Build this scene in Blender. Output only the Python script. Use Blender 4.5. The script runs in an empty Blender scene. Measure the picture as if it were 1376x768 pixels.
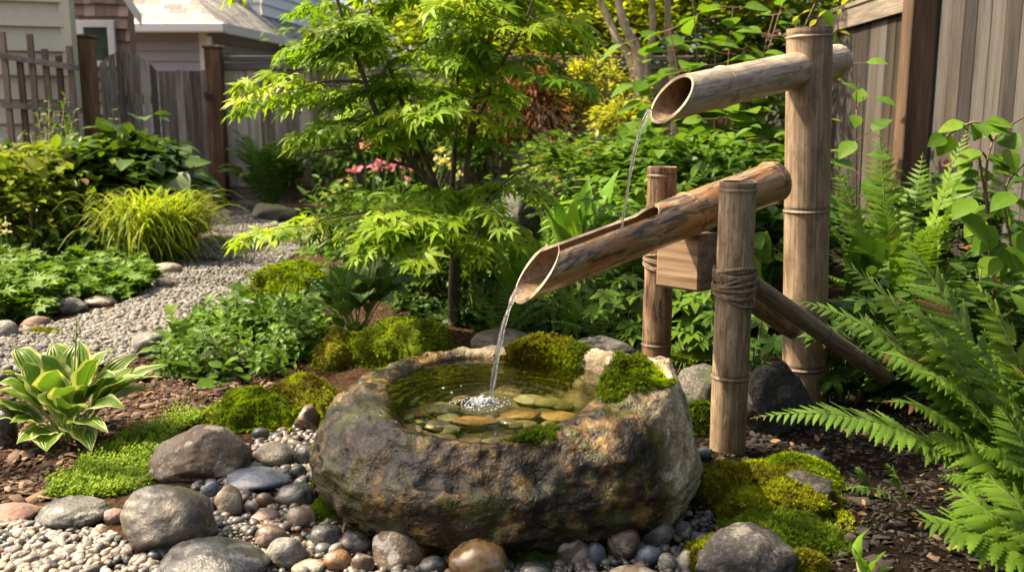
import bpy, math, random
import numpy as np
from math import sin, cos, tan, radians, pi, sqrt

# ---------------------------------------------------------------- camera, sky, sun, exposure
SC = bpy.context.scene
COL = SC.collection
F_PX, CAM_H, PITCH = 1250.0, 0.95, radians(9.94)
cam_d = bpy.data.cameras.new('camera')
cam = bpy.data.objects.new('camera', cam_d)
COL.objects.link(cam)
cam.location = (0, 0, CAM_H)
cam.rotation_euler = (pi / 2 - PITCH, 0, 0)
cam_d.sensor_width = 36.0
cam_d.lens = 36.0 * F_PX / 1376.0
cam_d.clip_start, cam_d.clip_end = 0.05, 600
cam_d.dof.use_dof = True
cam_d.dof.focus_distance = 2.6
cam_d.dof.aperture_fstop = 4.2
SC.camera = cam

SUN_AZ, SUN_EL = radians(-80), radians(52)        # azimuth from +Y (away from the camera) towards +X
SUN_DIR = (sin(SUN_AZ) * cos(SUN_EL), cos(SUN_AZ) * cos(SUN_EL), sin(SUN_EL))
world = bpy.data.worlds.new('World')
SC.world = world
world.use_nodes = True
wn = world.node_tree
sky = wn.nodes.new('ShaderNodeTexSky')
sky.sky_type = 'NISHITA'
sky.sun_disc = False
sky.sun_elevation = SUN_EL
sky.sun_rotation = SUN_AZ
sky.air_density = 0.7
sky.dust_density = 6.0
sky.ozone_density = 0.2
wn.nodes['Background'].inputs['Strength'].default_value = 0.125
wn.links.new(sky.outputs[0], wn.nodes['Background'].inputs['Color'])
sun_d = bpy.data.lights.new('sun', 'SUN')
sun_d.energy = 4.9
sun_d.angle = radians(0.6)
sun_d.color = (1.0, 0.87, 0.67)
sun = bpy.data.objects.new('sun', sun_d)
COL.objects.link(sun)
import mathutils
sun.rotation_euler = mathutils.Vector(SUN_DIR).to_track_quat('Z', 'Y').to_euler()
SC.view_settings.view_transform = 'Standard'
SC.view_settings.look = 'None'
SC.view_settings.exposure = 1.5
SC.view_settings.gamma = 1.0
SC.view_settings.use_white_balance = True             # the photograph is balanced for open shade
SC.view_settings.white_balance_temperature = 7300
SC.view_settings.white_balance_tint = 10
SC.cycles.max_bounces = 8
SC.cycles.transparent_max_bounces = 12
SC.cycles.caustics_reflective = False
SC.cycles.caustics_refractive = False
SC.cycles.use_denoising = True

# ---------------------------------------------------------------- projection helpers (pixels of the photograph -> places in the garden)
CAMP = np.array((0, 0, CAM_H))
FWD = np.array((0, cos(PITCH), -sin(PITCH)))
UPV = np.array((0, sin(PITCH), cos(PITCH)))
RIGHT = np.array((1.0, 0, 0))

def ray(px, py):
    return FWD + (px - 688) / F_PX * RIGHT - (py - 384) / F_PX * UPV

def P(px, py, Y):
    d = ray(px, py)
    return CAMP + d * (Y / d[1])

def mpp(p):                                    # metres per photograph pixel at a point
    return float(np.dot(np.asarray(p) - CAMP, FWD)) / F_PX

# ---------------------------------------------------------------- noise
def _hash(ix, iy, iz, seed):
    h = (ix.astype(np.int64) * 374761393 + iy.astype(np.int64) * 668265263 + iz.astype(np.int64) * 2147483647 + seed * 974711) & 0x7fffffff
    h = ((h ^ (h >> 13)) * 1274126177) & 0x7fffffff
    return ((h ^ (h >> 16)) & 0xffff) / 32767.5 - 1.0

def vnoise(p, seed=0):
    p = np.asarray(p, float)
    i = np.floor(p).astype(np.int64)
    f = p - i
    u = f * f * f * (f * (f * 6 - 15) + 10)
    r = 0
    for dx in (0, 1):
        for dy in (0, 1):
            for dz in (0, 1):
                w = (u[..., 0] if dx else 1 - u[..., 0]) * (u[..., 1] if dy else 1 - u[..., 1]) * (u[..., 2] if dz else 1 - u[..., 2])
                r = r + w * _hash(i[..., 0] + dx, i[..., 1] + dy, i[..., 2] + dz, seed)
    return r

def fbm(p, scale, octv=4, seed=0, gain=.5):
    p = np.asarray(p, float) * scale
    a, r = 1.0, 0
    for k in range(octv):
        r = r + a * vnoise(p + 17.3 * k, seed + k)
        p = p * 2.03
        a *= gain
    return r

# ---------------------------------------------------------------- the lie of the land
def H(x, y):
    x = np.asarray(x, float); y = np.asarray(y, float)
    q = np.stack([x, y, np.zeros_like(x + y)], -1) if np.ndim(x) or np.ndim(y) else np.array([[float(x), float(y), 0.0]])
    z = .035 * fbm(q, .9, 3, 5) * np.clip((y if np.ndim(y) else np.array([y])) / 3 - .3, 0, 1) + .012 * fbm(q, 4.0, 2, 9)
    return z if (np.ndim(x) or np.ndim(y)) else float(z[0])

def G(px, py, dz=0.0):                          # the ground point seen at a pixel
    d = ray(px, py)
    z = 0.0
    for _ in range(8):
        t = (z + dz - CAM_H) / d[2]
        p = CAMP + d * t
        z = H(p[0], p[1])
    return p

# ---------------------------------------------------------------- mesh builder
class MB:
    def __init__(self):
        self.V, self.LP, self.T, self.Q, self.TM, self.QM, self.n = [], [], [], [], [], [], 0

    def add(self, V, F, lp=None, mi=0):
        V = np.asarray(V, float).reshape(-1, 3)
        F = np.asarray(F, int)
        if lp is None:
            lp = np.zeros((len(V), 3)); lp[:, 2] = .5
        lp = np.asarray(lp, float)
        self.V.append(V); self.LP.append(lp)
        if F.shape[1] == 3:
            self.T.append(F + self.n); self.TM.append(np.full(len(F), mi))
        else:
            self.Q.append(F + self.n); self.QM.append(np.full(len(F), mi))
        self.n += len(V)
        return self

    def build(self, name, mats, parent=None, origin=None, smooth=True, **props):
        V = np.concatenate(self.V); LP = np.concatenate(self.LP)
        o3 = np.array(origin if origin is not None else ((0, 0, 0) if parent is None else parent['_loc'][:]), float)
        T = np.concatenate(self.T) if self.T else np.zeros((0, 3), int)
        Q = np.concatenate(self.Q) if self.Q else np.zeros((0, 4), int)
        mi = np.concatenate(self.TM + self.QM)
        me = bpy.data.meshes.new(name)
        me.vertices.add(len(V)); me.vertices.foreach_set('co', (V - o3).astype(np.float32).ravel())
        loops = np.concatenate([T.ravel(), Q.ravel()]).astype(np.int32)
        me.loops.add(len(loops)); me.loops.foreach_set('vertex_index', loops)
        st = np.concatenate([np.arange(len(T)) * 3, len(T) * 3 + np.arange(len(Q)) * 4]).astype(np.int32)
        me.polygons.add(len(st)); me.polygons.foreach_set('loop_start', st)
        for m in (mats if isinstance(mats, (list, tuple)) else [mats]):
            me.materials.append(m)
        me.polygons.foreach_set('material_index', mi.astype(np.int32))
        at = me.attributes.new('lp', 'FLOAT_VECTOR', 'POINT')
        at.data.foreach_set('vector', LP.astype(np.float32).ravel())
        me.update(calc_edges=True)
        me.polygons.foreach_set('use_smooth', np.full(len(st), smooth))
        ob = bpy.data.objects.new(name, me)
        COL.objects.link(ob)
        if parent is not None:
            ob.parent = parent
        elif origin is not None:
            ob.location = o3
        for k, v in props.items():
            if v is not None:
                ob[k] = v
        return ob

def thing(name, label, category, loc, group=None):
    o = bpy.data.objects.new(name, None)
    COL.objects.link(o)
    o.empty_display_size = .05
    o.location = loc
    o['_loc'] = [float(c) for c in loc]
    o['label'] = label; o['category'] = category
    if group:
        o['group'] = group
    return o

def nrm(a):
    a = np.asarray(a, float)
    return a / np.maximum(np.linalg.norm(a, axis=-1, keepdims=True), 1e-9)

def frames(d, n):
    """matrices whose columns are side, direction, normal"""
    d = nrm(d); n = np.asarray(n, float)
    x = nrm(np.cross(d, n)); z = np.cross(x, d)
    return np.stack([x, d, z], -1)

def scatter(mb, tpl, pos, M, size, tint, mi=0):
    V, F, lp = tpl
    pos = np.asarray(pos, float); n = len(pos)
    size = np.broadcast_to(np.asarray(size, float), (n,))
    W = np.einsum('nij,mj->nmi', M, V) * size[:, None, None] + pos[:, None, :]
    L = np.tile(lp, (n, 1, 1)); L[:, :, 2] = np.broadcast_to(np.asarray(tint, float), (n,))[:, None]
    Fa = (F[None] + (np.arange(n) * len(V))[:, None, None]).reshape(-1, F.shape[1])
    mb.add(W.reshape(-1, 3), Fa, L.reshape(-1, 3), mi)

def grid_faces(nu, nv, wrap=False):
    """quads over a (nu rows, nv columns) array of vertices; wrap closes the columns"""
    i = np.arange(nu - 1)[:, None]; j = np.arange(nv if wrap else nv - 1)[None, :]
    a = i * nv + j; b = i * nv + (j + 1) % nv
    return np.stack([a, b, b + nv, a + nv], -1).reshape(-1, 4)

def bez(p0, p1, p2, n):
    t = np.linspace(0, 1, n)[:, None]
    return (1 - t) ** 2 * np.asarray(p0) + 2 * t * (1 - t) * np.asarray(p1) + t * t * np.asarray(p2)

def curve_pts(pts, n):
    """smooth polyline through pts (Catmull-Rom)"""
    p = np.asarray(pts, float)
    if len(p) == 2:
        return p[0] + (p[1] - p[0]) * np.linspace(0, 1, n)[:, None]
    q = np.vstack([2 * p[0] - p[1], p, 2 * p[-1] - p[-2]])
    t = np.linspace(0, len(p) - 1 - 1e-6, n); k = t.astype(int); f = (t - k)[:, None]
    a, b, c, d = q[k], q[k + 1], q[k + 2], q[k + 3]
    return .5 * (2 * b + (c - a) * f + (2 * a - 5 * b + 4 * c - d) * f ** 2 + (3 * b - a - 3 * c + d) * f ** 3)

def tube(mb, pts, rad, seg=8, cap=True, mi=0, tint=.5):
    p = np.asarray(pts, float); n = len(p)
    r = np.broadcast_to(np.asarray(rad, float), (n,))
    t = nrm(np.gradient(p, axis=0))
    ref = np.array((0, 0, 1.0)) if abs(t[0][2]) < .9 else np.array((1.0, 0, 0))
    x = np.zeros_like(p); x[0] = nrm(np.cross(t[0], ref))
    for i in range(1, n):
        v = x[i - 1] - t[i] * np.dot(x[i - 1], t[i]); x[i] = nrm(v)
    y = np.cross(t, x)
    a = np.linspace(0, 2 * pi, seg, endpoint=False)
    V = p[:, None] + r[:, None, None] * (cos_(a)[None, :, None] * x[:, None] + sin_(a)[None, :, None] * y[:, None])
    ln = np.concatenate([[0], np.cumsum(np.linalg.norm(np.diff(p, axis=0), axis=1))])
    lp = np.zeros((n, seg, 3)); lp[..., 0] = a / (2 * pi); lp[..., 1] = ln[:, None]; lp[..., 2] = tint
    V = V.reshape(-1, 3); lp = lp.reshape(-1, 3)
    mb.add(V, grid_faces(n, seg, True), lp, mi)
    if cap:
        for row, c in ((0, p[0]), (n - 1, p[-1])):
            ring = V[row * seg:(row + 1) * seg]
            idx = np.arange(seg)
            f = np.stack([np.full(seg, seg), idx, (idx + 1) % seg], -1)
            mb.add(np.vstack([ring, c]), f if row else f[:, ::-1], np.vstack([lp[row * seg:(row + 1) * seg], lp[row * seg]]), mi)

cos_, sin_ = np.cos, np.sin

def box(mb, lo, hi, mi=0, tint=.5, R=None, at=(0, 0, 0), bev=.0):
    lo = np.asarray(lo, float); hi = np.asarray(hi, float)
    if bev <= 0:
        V = np.array([(x, y, z) for x in (lo[0], hi[0]) for y in (lo[1], hi[1]) for z in (lo[2], hi[2])])
        F = np.array([(0, 1, 3, 2), (4, 6, 7, 5), (0, 4, 5, 1), (2, 3, 7, 6), (0, 2, 6, 4), (1, 5, 7, 3)])
        if R is not None:
            V = V @ np.asarray(R).T
        mb.add(V + np.asarray(at), F, np.tile((0, 0, tint), (8, 1)), mi)
        return
    b = bev                                                     # chamfered box
    V = []; idx = {}
    for sx in (0, 1):
        for sy in (0, 1):
            for sz in (0, 1):
                c = np.array([(lo, hi)[s][k] for k, s in enumerate((sx, sy, sz))])
                sg = np.array([1 - 2 * sx, 1 - 2 * sy, 1 - 2 * sz]) * b
                for ax in range(3):
                    v = c + sg; v[ax] = c[ax]
                    idx[sx, sy, sz, ax] = len(V); V.append(v)
    Q = []; T = []
    for ax in range(3):
        o = [k for k in range(3) if k != ax]
        for s in (0, 1):
            q = []
            for a, c in ((0, 0), (1, 0), (1, 1), (0, 1)):
                k = [0, 0, 0]; k[ax] = s; k[o[0]] = a; k[o[1]] = c
                q.append(idx[k[0], k[1], k[2], ax])
            Q.append(q)
    for ax in range(3):
        o = [k for k in range(3) if k != ax]
        for a in (0, 1):
            for c in (0, 1):
                k0 = [0, 0, 0]; k0[o[0]] = a; k0[o[1]] = c; k1 = list(k0); k1[ax] = 1
                Q.append([idx[(*k0, o[0])], idx[(*k0, o[1])], idx[(*k1, o[1])], idx[(*k1, o[0])]])
    for sx in (0, 1):
        for sy in (0, 1):
            for sz in (0, 1):
                T.append([idx[sx, sy, sz, k] for k in range(3)])
    V = np.array(V)
    if R is not None:
        V = V @ np.asarray(R).T
    V = V + np.asarray(at)
    n0 = mb.n
    mb.add(V, np.array(Q), np.tile((0, 0, tint), (len(V), 1)), mi)
    mb.T.append(np.array(T) + n0); mb.TM.append(np.full(len(T), mi))

def rotz(a):
    return np.array([[cos(a), -sin(a), 0], [sin(a), cos(a), 0], [0, 0, 1.0]])

# ---------------------------------------------------------------- materials
class NT:
    def __init__(self, name):
        self.m = bpy.data.materials.new(name)
        self.m.use_nodes = True
        self.t = self.m.node_tree
        self.t.nodes.clear()
        self.out = self.t.nodes.new('ShaderNodeOutputMaterial')

    def set(self, sock, v):
        if isinstance(v, bpy.types.NodeSocket):
            self.t.links.new(v, sock)
        elif v is not None:
            if sock.type == 'RGBA' and len(v) == 3:
                v = (*v, 1)
            sock.default_value = v

    def n(self, typ, o=0, props=None, **inp):
        nd = self.t.nodes.new('ShaderNode' + typ)
        for k, v in (props or {}).items():
            setattr(nd, k, v)
        for k, v in inp.items():
            self.set(nd.inputs[int(k[1:])] if k[0] == '_' else nd.inputs[k.replace('_', ' ')], v)
        return nd.outputs[o] if o is not None else nd

    def math(self, op, a, b=None, c=None, clamp=False):
        nd = self.t.nodes.new('ShaderNodeMath'); nd.operation = op; nd.use_clamp = clamp
        for i, v in enumerate((a, b, c)):
            if v is not None:
                self.set(nd.inputs[i], v)
        return nd.outputs[0]

    def ramp(self, fac, stops, interp='LINEAR'):
        nd = self.t.nodes.new('ShaderNodeValToRGB')
        nd.color_ramp.interpolation = interp
        e = nd.color_ramp.elements
        while len(e) < len(stops):
            e.new(.5)
        for el, (p, c) in zip(e, stops):
            el.position = p
            el.color = (*c, 1) if not isinstance(c, (int, float)) else (c, c, c, 1)
        self.set(nd.inputs[0], fac)
        return nd.outputs[0]

    def mix(self, fac, a, b, mode='MIX'):
        nd = self.t.nodes.new('ShaderNodeMix'); nd.data_type = 'RGBA'; nd.blend_type = mode
        self.set(nd.inputs[0], fac); self.set(nd.inputs[6], a); self.set(nd.inputs[7], b)
        return nd.outputs[2]

    def noise(self, vec, scale, detail=4, rough=.55, dist=0.0, o=0):
        return self.n('TexNoise', o, Vector=vec, Scale=scale, Detail=detail, Roughness=rough, Distortion=dist)

    def vor(self, vec, scale, feature='F1', o=0, rnd=1.0):
        return self.n('TexVoronoi', o, {'feature': feature}, Vector=vec, Scale=scale, Randomness=rnd)

    def bump(self, h, strength=.3, dist=.01, normal=None):
        return self.n('Bump', 0, None, Strength=strength, Distance=dist, Height=h, **({'Normal': normal} if normal else {}))

    def co(self, which='Object'):
        return self.n('TexCoord', None).outputs[which]

    def mapping(self, v, scale=(1, 1, 1), loc=(0, 0, 0), rot=(0, 0, 0)):
        return self.n('Mapping', 0, None, Vector=v, Scale=scale, Location=loc, Rotation=rot)

    def lp(self):
        a = self.n('Attribute', None, {'attribute_name': 'lp'})
        s = self.n('SeparateXYZ', None, None, Vector=a.outputs['Vector'])
        return s.outputs[0], s.outputs[1], s.outputs[2], a.outputs['Vector']

    def rand(self):
        return self.n('ObjectInfo', None).outputs['Random']

    def shifted(self, amount=40.0):                    # object coordinates with an own offset for every object
        r = self.rand()
        k = self.math('MULTIPLY', r, amount)
        c = self.n('CombineXYZ', 0, None, X=k, Y=self.math('MULTIPLY', k, 1.7), Z=self.math('MULTIPLY', k, .6))
        return self.n('VectorMath', 0, {'operation': 'ADD'}, _0=self.co(), _1=c)

    def principled(self, base, rough=.6, normal=None, **kw):
        b = self.n('BsdfPrincipled', 0, None, Base_Color=base, Roughness=rough, **kw)
        if normal is not None:
            self.set(b.node.inputs['Normal'], normal)
        return b

    def done(self, shader):
        self.t.links.new(shader, self.out.inputs['Surface'])
        return self.m

def leaf_mat(name, cols, rough=.55, trans=.46, vein=None, edge=None, ribs=0, spec=.14):
    t = NT(name)
    u, v, k, _ = t.lp()
    co = t.co()
    f = t.math('ADD', t.math('MULTIPLY', k, .8), t.math('MULTIPLY', t.noise(co, 5, 2), .35), clamp=True)
    f = t.math('SUBTRACT', f, .08, clamp=True)
    n = len(cols)
    base = t.ramp(f, [(i / max(n - 1, 1) * .9 + .05, c) for i, c in enumerate(cols)])
    base = t.mix(1.0, base, (1.05, 1.0, .50), 'MULTIPLY')
    base = t.mix(t.ramp(t.noise(co, 60, 3), [(.35, .0), (.75, .35)]), base, tuple(c * .62 for c in cols[0]))
    base = t.mix(t.math('LESS_THAN', k, -.5), base, (.17, .10, .04))          # withered leaves carry a tint below zero
    au = t.math('ABSOLUTE', u)
    if vein:
        base = t.mix(t.ramp(au, [(.0, .55), (.10, .0)]), base, vein)
    if edge:
        w = t.math('ADD', au, t.math('MULTIPLY', t.math('SUBTRACT', t.noise(co, 45, 3), .5), .35))
        base = t.mix(t.ramp(w, [(.66, .0), (.74, 1.0)]), base, edge)
    nm = None
    if ribs:
        ph = t.math('ADD', t.math('MULTIPLY', au, float(ribs)), t.math('MULTIPLY', t.noise(co, 20, 2), .6))
        nm = t.bump(t.math('SINE', ph), .45, .004)
    p = t.principled(base, rough, nm, Specular_IOR_Level=spec)
    tc = t.mix(1.0, base, (1.15, 1.25, .45), 'MULTIPLY')
    tr = t.n('BsdfTranslucent', 0, None, Color=t.mix(.5, tc, t.n('Gamma', 0, None, Color=tc, Gamma=.8)))
    return t.done(t.n('MixShader', 0, None, _0=trans, _1=p, _2=tr))

def rock_mat(name, c1, c2, c3, scale=9.0, speck=.4, spot=None, rough=.75, wet=0.0, lichen=None, moss=None, strata=0.0, bump=.5):
    t = NT(name)
    co = t.shifted()
    big = t.noise(co, scale, 5, .6, .6)
    if strata:
        big = t.math('ADD', t.math('MULTIPLY', big, 1 - strata), t.math('MULTIPLY', t.noise(t.mapping(co, (1.5, 1.5, 14), rot=(.5, .3, 0)), scale * .7, 4), strata))
    base = t.ramp(big, [(.32, c1), (.5, c2), (.68, c3)])
    fine = t.noise(co, scale * 14, 3, .7)
    base = t.mix(t.math('MULTIPLY', t.ramp(fine, [(.42, 1.0), (.58, .0)]), speck), base, tuple(c * .35 for c in c1))
    base = t.mix(t.math('MULTIPLY', t.ramp(fine, [(.55, .0), (.7, 1.0)]), speck * .7), base, tuple(min(.75, c * 1.7 + .05) for c in c3))
    if spot:
        m = t.ramp(t.noise(co, scale * 1.1, 3, .5, 1.2), [(.53, .0), (.56, 1.0)])
        base = t.mix(t.math('MULTIPLY', m, .85), base, spot)
    if lichen:
        m = t.math('MULTIPLY', t.ramp(t.noise(co, scale * 1.6, 6, .7), [(.56, .0), (.6, 1.0)]), .8)
        base = t.mix(m, base, lichen)
    if moss:
        nz = t.n('SeparateXYZ', None, None, Vector=t.n('NewGeometry', None).outputs['Normal']).outputs[2]
        m = t.ramp(t.math('ADD', t.math('MULTIPLY', nz, .35), t.noise(co, scale * 1.3, 4, .65)), [(.72, .0), (.86, 1.0)])
        base = t.mix(m, base, moss)
    r = t.ramp(t.noise(co, scale * 3, 3), [(.3, max(.05, rough - .15)), (.7, min(1, rough + .12))])
    h = t.math('ADD', t.math('MULTIPLY', t.noise(co, scale * 4, 6, .65), 1.0), t.math('MULTIPLY', fine, .22))
    nm = t.bump(h, bump, .012)
    kw = dict(Specular_IOR_Level=.5)
    if wet:
        kw.update(Coat_Weight=wet, Coat_Roughness=.08)
    return t.done(t.principled(base, r, nm, **kw))

def wood_mat(name, c1, c2, c3, axis='z', rough=.8, stain=None, sc=1.0):
    """weathered boards: grain stretched along the axis; the vertices' tint shifts each board"""
    t = NT(name)
    _, _, k, _ = t.lp()
    co = t.co()
    off = t.n('CombineXYZ', 0, None, X=t.math('MULTIPLY', k, 31.0), Y=t.math('MULTIPLY', k, 17.0), Z=t.math('MULTIPLY', k, 9.0))
    co = t.n('VectorMath', 0, {'operation': 'ADD'}, _0=co, _1=off)
    s = {'z': (1, 1, .045), 'x': (.045, 1, 1), 'y': (1, .045, 1)}[axis]
    g = t.noise(t.mapping(co, s), 70 * sc, 6, .6, .4)
    g2 = t.noise(t.mapping(co, tuple(q if q < 1 else .5 for q in s)), 14 * sc, 4, .6, .8)
    f = t.math('ADD', t.math('MULTIPLY', g, .55), t.math('MULTIPLY', g2, .45))
    f = t.math('ADD', f, t.math('MULTIPLY', t.math('SUBTRACT', k, .5), .34))
    base = t.ramp(f, [(.34, c1), (.5, c2), (.66, c3)])
    if stain:
        base = t.mix(t.math('MULTIPLY', t.ramp(t.noise(t.mapping(co, tuple(q if q < 1 else .6 for q in s)), 9 * sc, 5, .6), [(.50, .0), (.64, 1.0)]), .8), base, stain)
    nm = t.bump(g, .45, .004)
    return t.done(t.principled(base, rough, nm, Specular_IOR_Level=.25))

def plain(name, base, rough=.6, bump=0, scale=40, var=.2, **kw):
    t = NT(name)
    co = t.co()
    nz = t.noise(co, scale, 4)
    c = t.mix(t.ramp(nz, [(.3, .0), (.7, 1.0)]), tuple(x * (1 - var) for x in base), tuple(min(1, x * (1 + var)) for x in base))
    return t.done(t.principled(c, rough, t.bump(nz, bump, .005) if bump else None, **kw))
rnd = random.Random(7)
rng = np.random.default_rng(11)

# ---------------------------------------------------------------- material set
M = {}
def soil_material():
    t = NT('soil')
    co = t.co()
    x = t.n('SeparateXYZ', None, None, Vector=co)
    big = t.noise(co, 3, 5, .6)
    fine = t.noise(co, 60, 6, .7)
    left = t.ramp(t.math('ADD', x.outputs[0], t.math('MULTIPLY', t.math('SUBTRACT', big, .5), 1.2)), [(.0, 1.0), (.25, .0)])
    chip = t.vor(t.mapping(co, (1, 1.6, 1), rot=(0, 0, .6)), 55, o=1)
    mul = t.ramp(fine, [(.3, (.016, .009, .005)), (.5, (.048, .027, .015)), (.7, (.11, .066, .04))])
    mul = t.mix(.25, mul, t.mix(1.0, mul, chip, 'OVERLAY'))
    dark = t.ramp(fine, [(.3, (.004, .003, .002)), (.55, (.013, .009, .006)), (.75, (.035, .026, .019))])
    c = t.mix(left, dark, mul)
    h = t.math('ADD', fine, t.math('MULTIPLY', t.vor(co, 45), .6))
    return t.done(t.principled(c, .92, t.bump(h, .8, .02), Specular_IOR_Level=.05))
M['soil'] = soil_material()

def gravel_base_material():
    t = NT('gravel bed')
    co = t.co()
    v = t.vor(co, 55, o=1)
    s = t.n('SeparateXYZ', None, None, Vector=v).outputs[0]
    c = t.ramp(s, [(.0, (.07, .065, .06)), (.5, (.17, .16, .15)), (1.0, (.33, .31, .29))])
    c = t.mix(t.ramp(t.vor(co, 55), [(.35, .0), (.75, .7)]), c, (.05, .045, .04))
    return t.done(t.principled(c, .9, t.bump(t.math('MULTIPLY', t.vor(co, 55), -1.0), .8, .015), Specular_IOR_Level=.2))
M['gravel_bed'] = gravel_base_material()

def gravel_material(name, stops, rough=.75):
    t = NT(name)
    _, _, k, _ = t.lp()
    co = t.co()
    c = t.ramp(k, stops)
    n = t.noise(co, 160, 3, .7)
    c = t.mix(t.math('MULTIPLY', t.ramp(n, [(.4, 1.0), (.6, .0)]), .35), c, (.05, .045, .04))
    return t.done(t.principled(c, rough, t.bump(n, .3, .003)))
M['gravel'] = gravel_material('path gravel', [(.0, (.06, .056, .05)), (.35, (.125, .117, .108)), (.7, (.20, .188, .172)), (.92, (.30, .28, .25)), (1.0, (.36, .28, .20))])
M['pea'] = gravel_material('pea gravel', [(.0, (.07, .075, .08)), (.25, (.12, .125, .13)), (.45, (.20, .18, .16)), (.62, (.30, .24, .18)), (.78, (.24, .165, .12)), (.9, (.42, .37, .31)), (1.0, (.36, .29, .22))], .55)
M['fill'] = gravel_material('wet fill gravel', [(.0, (.03, .032, .035)), (.35, (.07, .075, .08)), (.65, (.14, .13, .12)), (.85, (.18, .12, .08)), (1.0, (.30, .26, .22))], .42)
M['chips'] = gravel_material('bark chips', [(.0, (.014, .008, .005)), (.4, (.05, .027, .015)), (.75, (.115, .066, .037)), (1.0, (.26, .16, .095))], .95)
M['crumbs'] = gravel_material('dark soil crumbs', [(.0, (.004, .003, .002)), (.5, (.012, .009, .006)), (.88, (.035, .026, .018)), (1.0, (.16, .10, .065))], .95)

M['fence'] = wood_mat('weathered fence boards', (.011, .0102, .0095), (.032, .030, .0285), (.075, .072, .069), stain=(.05, .034, .023))  # weathered grey darkened further, so the board colour carries tree shade
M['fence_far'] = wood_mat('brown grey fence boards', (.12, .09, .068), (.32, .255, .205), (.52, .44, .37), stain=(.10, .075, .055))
M['rail'] = wood_mat('weathered rail', (.06, .05, .04), (.16, .135, .115), (.30, .26, .22), axis='y')
M['rail_x'] = wood_mat('weathered cap rail', (.06, .05, .04), (.17, .145, .125), (.32, .28, .24), axis='x')
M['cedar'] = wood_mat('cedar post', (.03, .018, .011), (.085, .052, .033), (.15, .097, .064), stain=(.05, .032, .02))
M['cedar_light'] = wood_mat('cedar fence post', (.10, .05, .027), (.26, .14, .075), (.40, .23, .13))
M['trellis'] = wood_mat('trellis wood', (.09, .06, .045), (.20, .145, .11), (.32, .25, .20))
M['siding'] = plain('painted siding', (.56, .51, .39), .6, .1, 30, .06)
M['grey_siding'] = plain('grey siding', (.38, .385, .40), .6, .1, 30, .05)
M['white'] = plain('white painted trim', (.78, .78, .75), .5, 0, 30, .04)
M['glass'] = plain('window glass', (.05, .08, .06), .08, 0, 6, .5)
M['metal'] = plain('dark iron', (.03, .03, .03), .5, .2, 60, .3)

def shingle_material(name, stops, sx, sz, axis):
    t = NT(name)
    co = t.co()
    s = t.n('SeparateXYZ', None, None, Vector=co)
    c2 = t.n('CombineXYZ', 0, None, X=s.outputs[0], Y=s.outputs[axis], Z=0.0)
    br = t.n('TexBrick', None, None, Vector=c2, Color1=(0, 0, 0), Color2=(1, 1, 1), Mortar=(.0, .0, .0), Scale=1.0, Mortar_Size=.006, Bias=0.0, Brick_Width=sx, Row_Height=sz)
    f = t.math('ADD', t.math('MULTIPLY', br.outputs['Color'], .6), t.math('MULTIPLY', t.noise(co, 25, 3), .4))
    c = t.ramp(f, stops)
    c = t.mix(br.outputs['Fac'], c, (.02, .015, .012))
    return t.done(t.principled(c, .85, t.bump(br.outputs['Fac'], -.6, .01)))
M['shake'] = gravel_material('cedar shake', [(.0, (.18, .11, .08)), (.5, (.32, .22, .17)), (1.0, (.50, .38, .31))], .85)
M['roof'] = shingle_material('asphalt shingle', [(.2, (.14, .135, .13)), (.5, (.24, .23, .22)), (.8, (.36, .34, .32))], .3, .16, 1)

# ---------------------------------------------------------------- ground
def axis_lines(lo, hi, step, far):
    a = np.arange(lo, hi + step / 2, step)
    g = np.geomspace(step, far, 26).cumsum()
    return np.concatenate([lo - g[::-1], a, hi + g])
gx = axis_lines(-6.0, 3.6, .06, 40)
gy = axis_lines(0.6, 11.5, .06, 40)
X, Y = np.meshgrid(gx, gy)
# a shallow wash where the basin stands
Z = H(X, Y)
far = np.clip((np.hypot(X, Y - 5) - 12) / 10, 0, 1)
Z = Z * (1 - far)
mb = MB().add(np.stack([X, Y, Z], -1).reshape(-1, 3), grid_faces(len(gy), len(gx)))
mb.build('ground', M['soil'], kind='structure')

# ---------------------------------------------------------------- gravel path: a sheet and its loose stones
L_edge = [(-420, 560), (-150, 520), (-10, 462), (95, 432), (150, 418), (212, 384), (222, 352), (262, 330), (282, 305), (284, 284), (270, 279)]
R_edge = [(-420, 640), (-150, 575), (20, 505), (150, 492), (215, 462), (262, 440), (330, 402), (380, 362), (402, 328), (372, 300), (345, 280)]
def edge3(e):
    p = np.array([G(a, b) for a, b in e])
    return curve_pts(p, 60)
le, re = edge3(L_edge), edge3(R_edge)
W = np.linspace(0, 1, 14)[None, :, None]
S = le[:, None] * (1 - W) + re[:, None] * W
S[..., 2] = H(S[..., 0], S[..., 1]) + .010
MB().add(S.reshape(-1, 3), grid_faces(60, 14)[:, ::-1]).build('gravel_path', M['gravel_bed'], kind='structure')

def ico(sub):
    import bmesh
    bm = bmesh.new()
    bmesh.ops.create_icosphere(bm, subdivisions=sub, radius=1)
    V = np.array([v.co[:] for v in bm.verts]); F = np.array([[v.index for v in f.verts] for f in bm.faces])
    bm.free()
    return V, F
ICO = {k: ico(k) for k in (1, 2, 3, 4, 5)}

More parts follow.
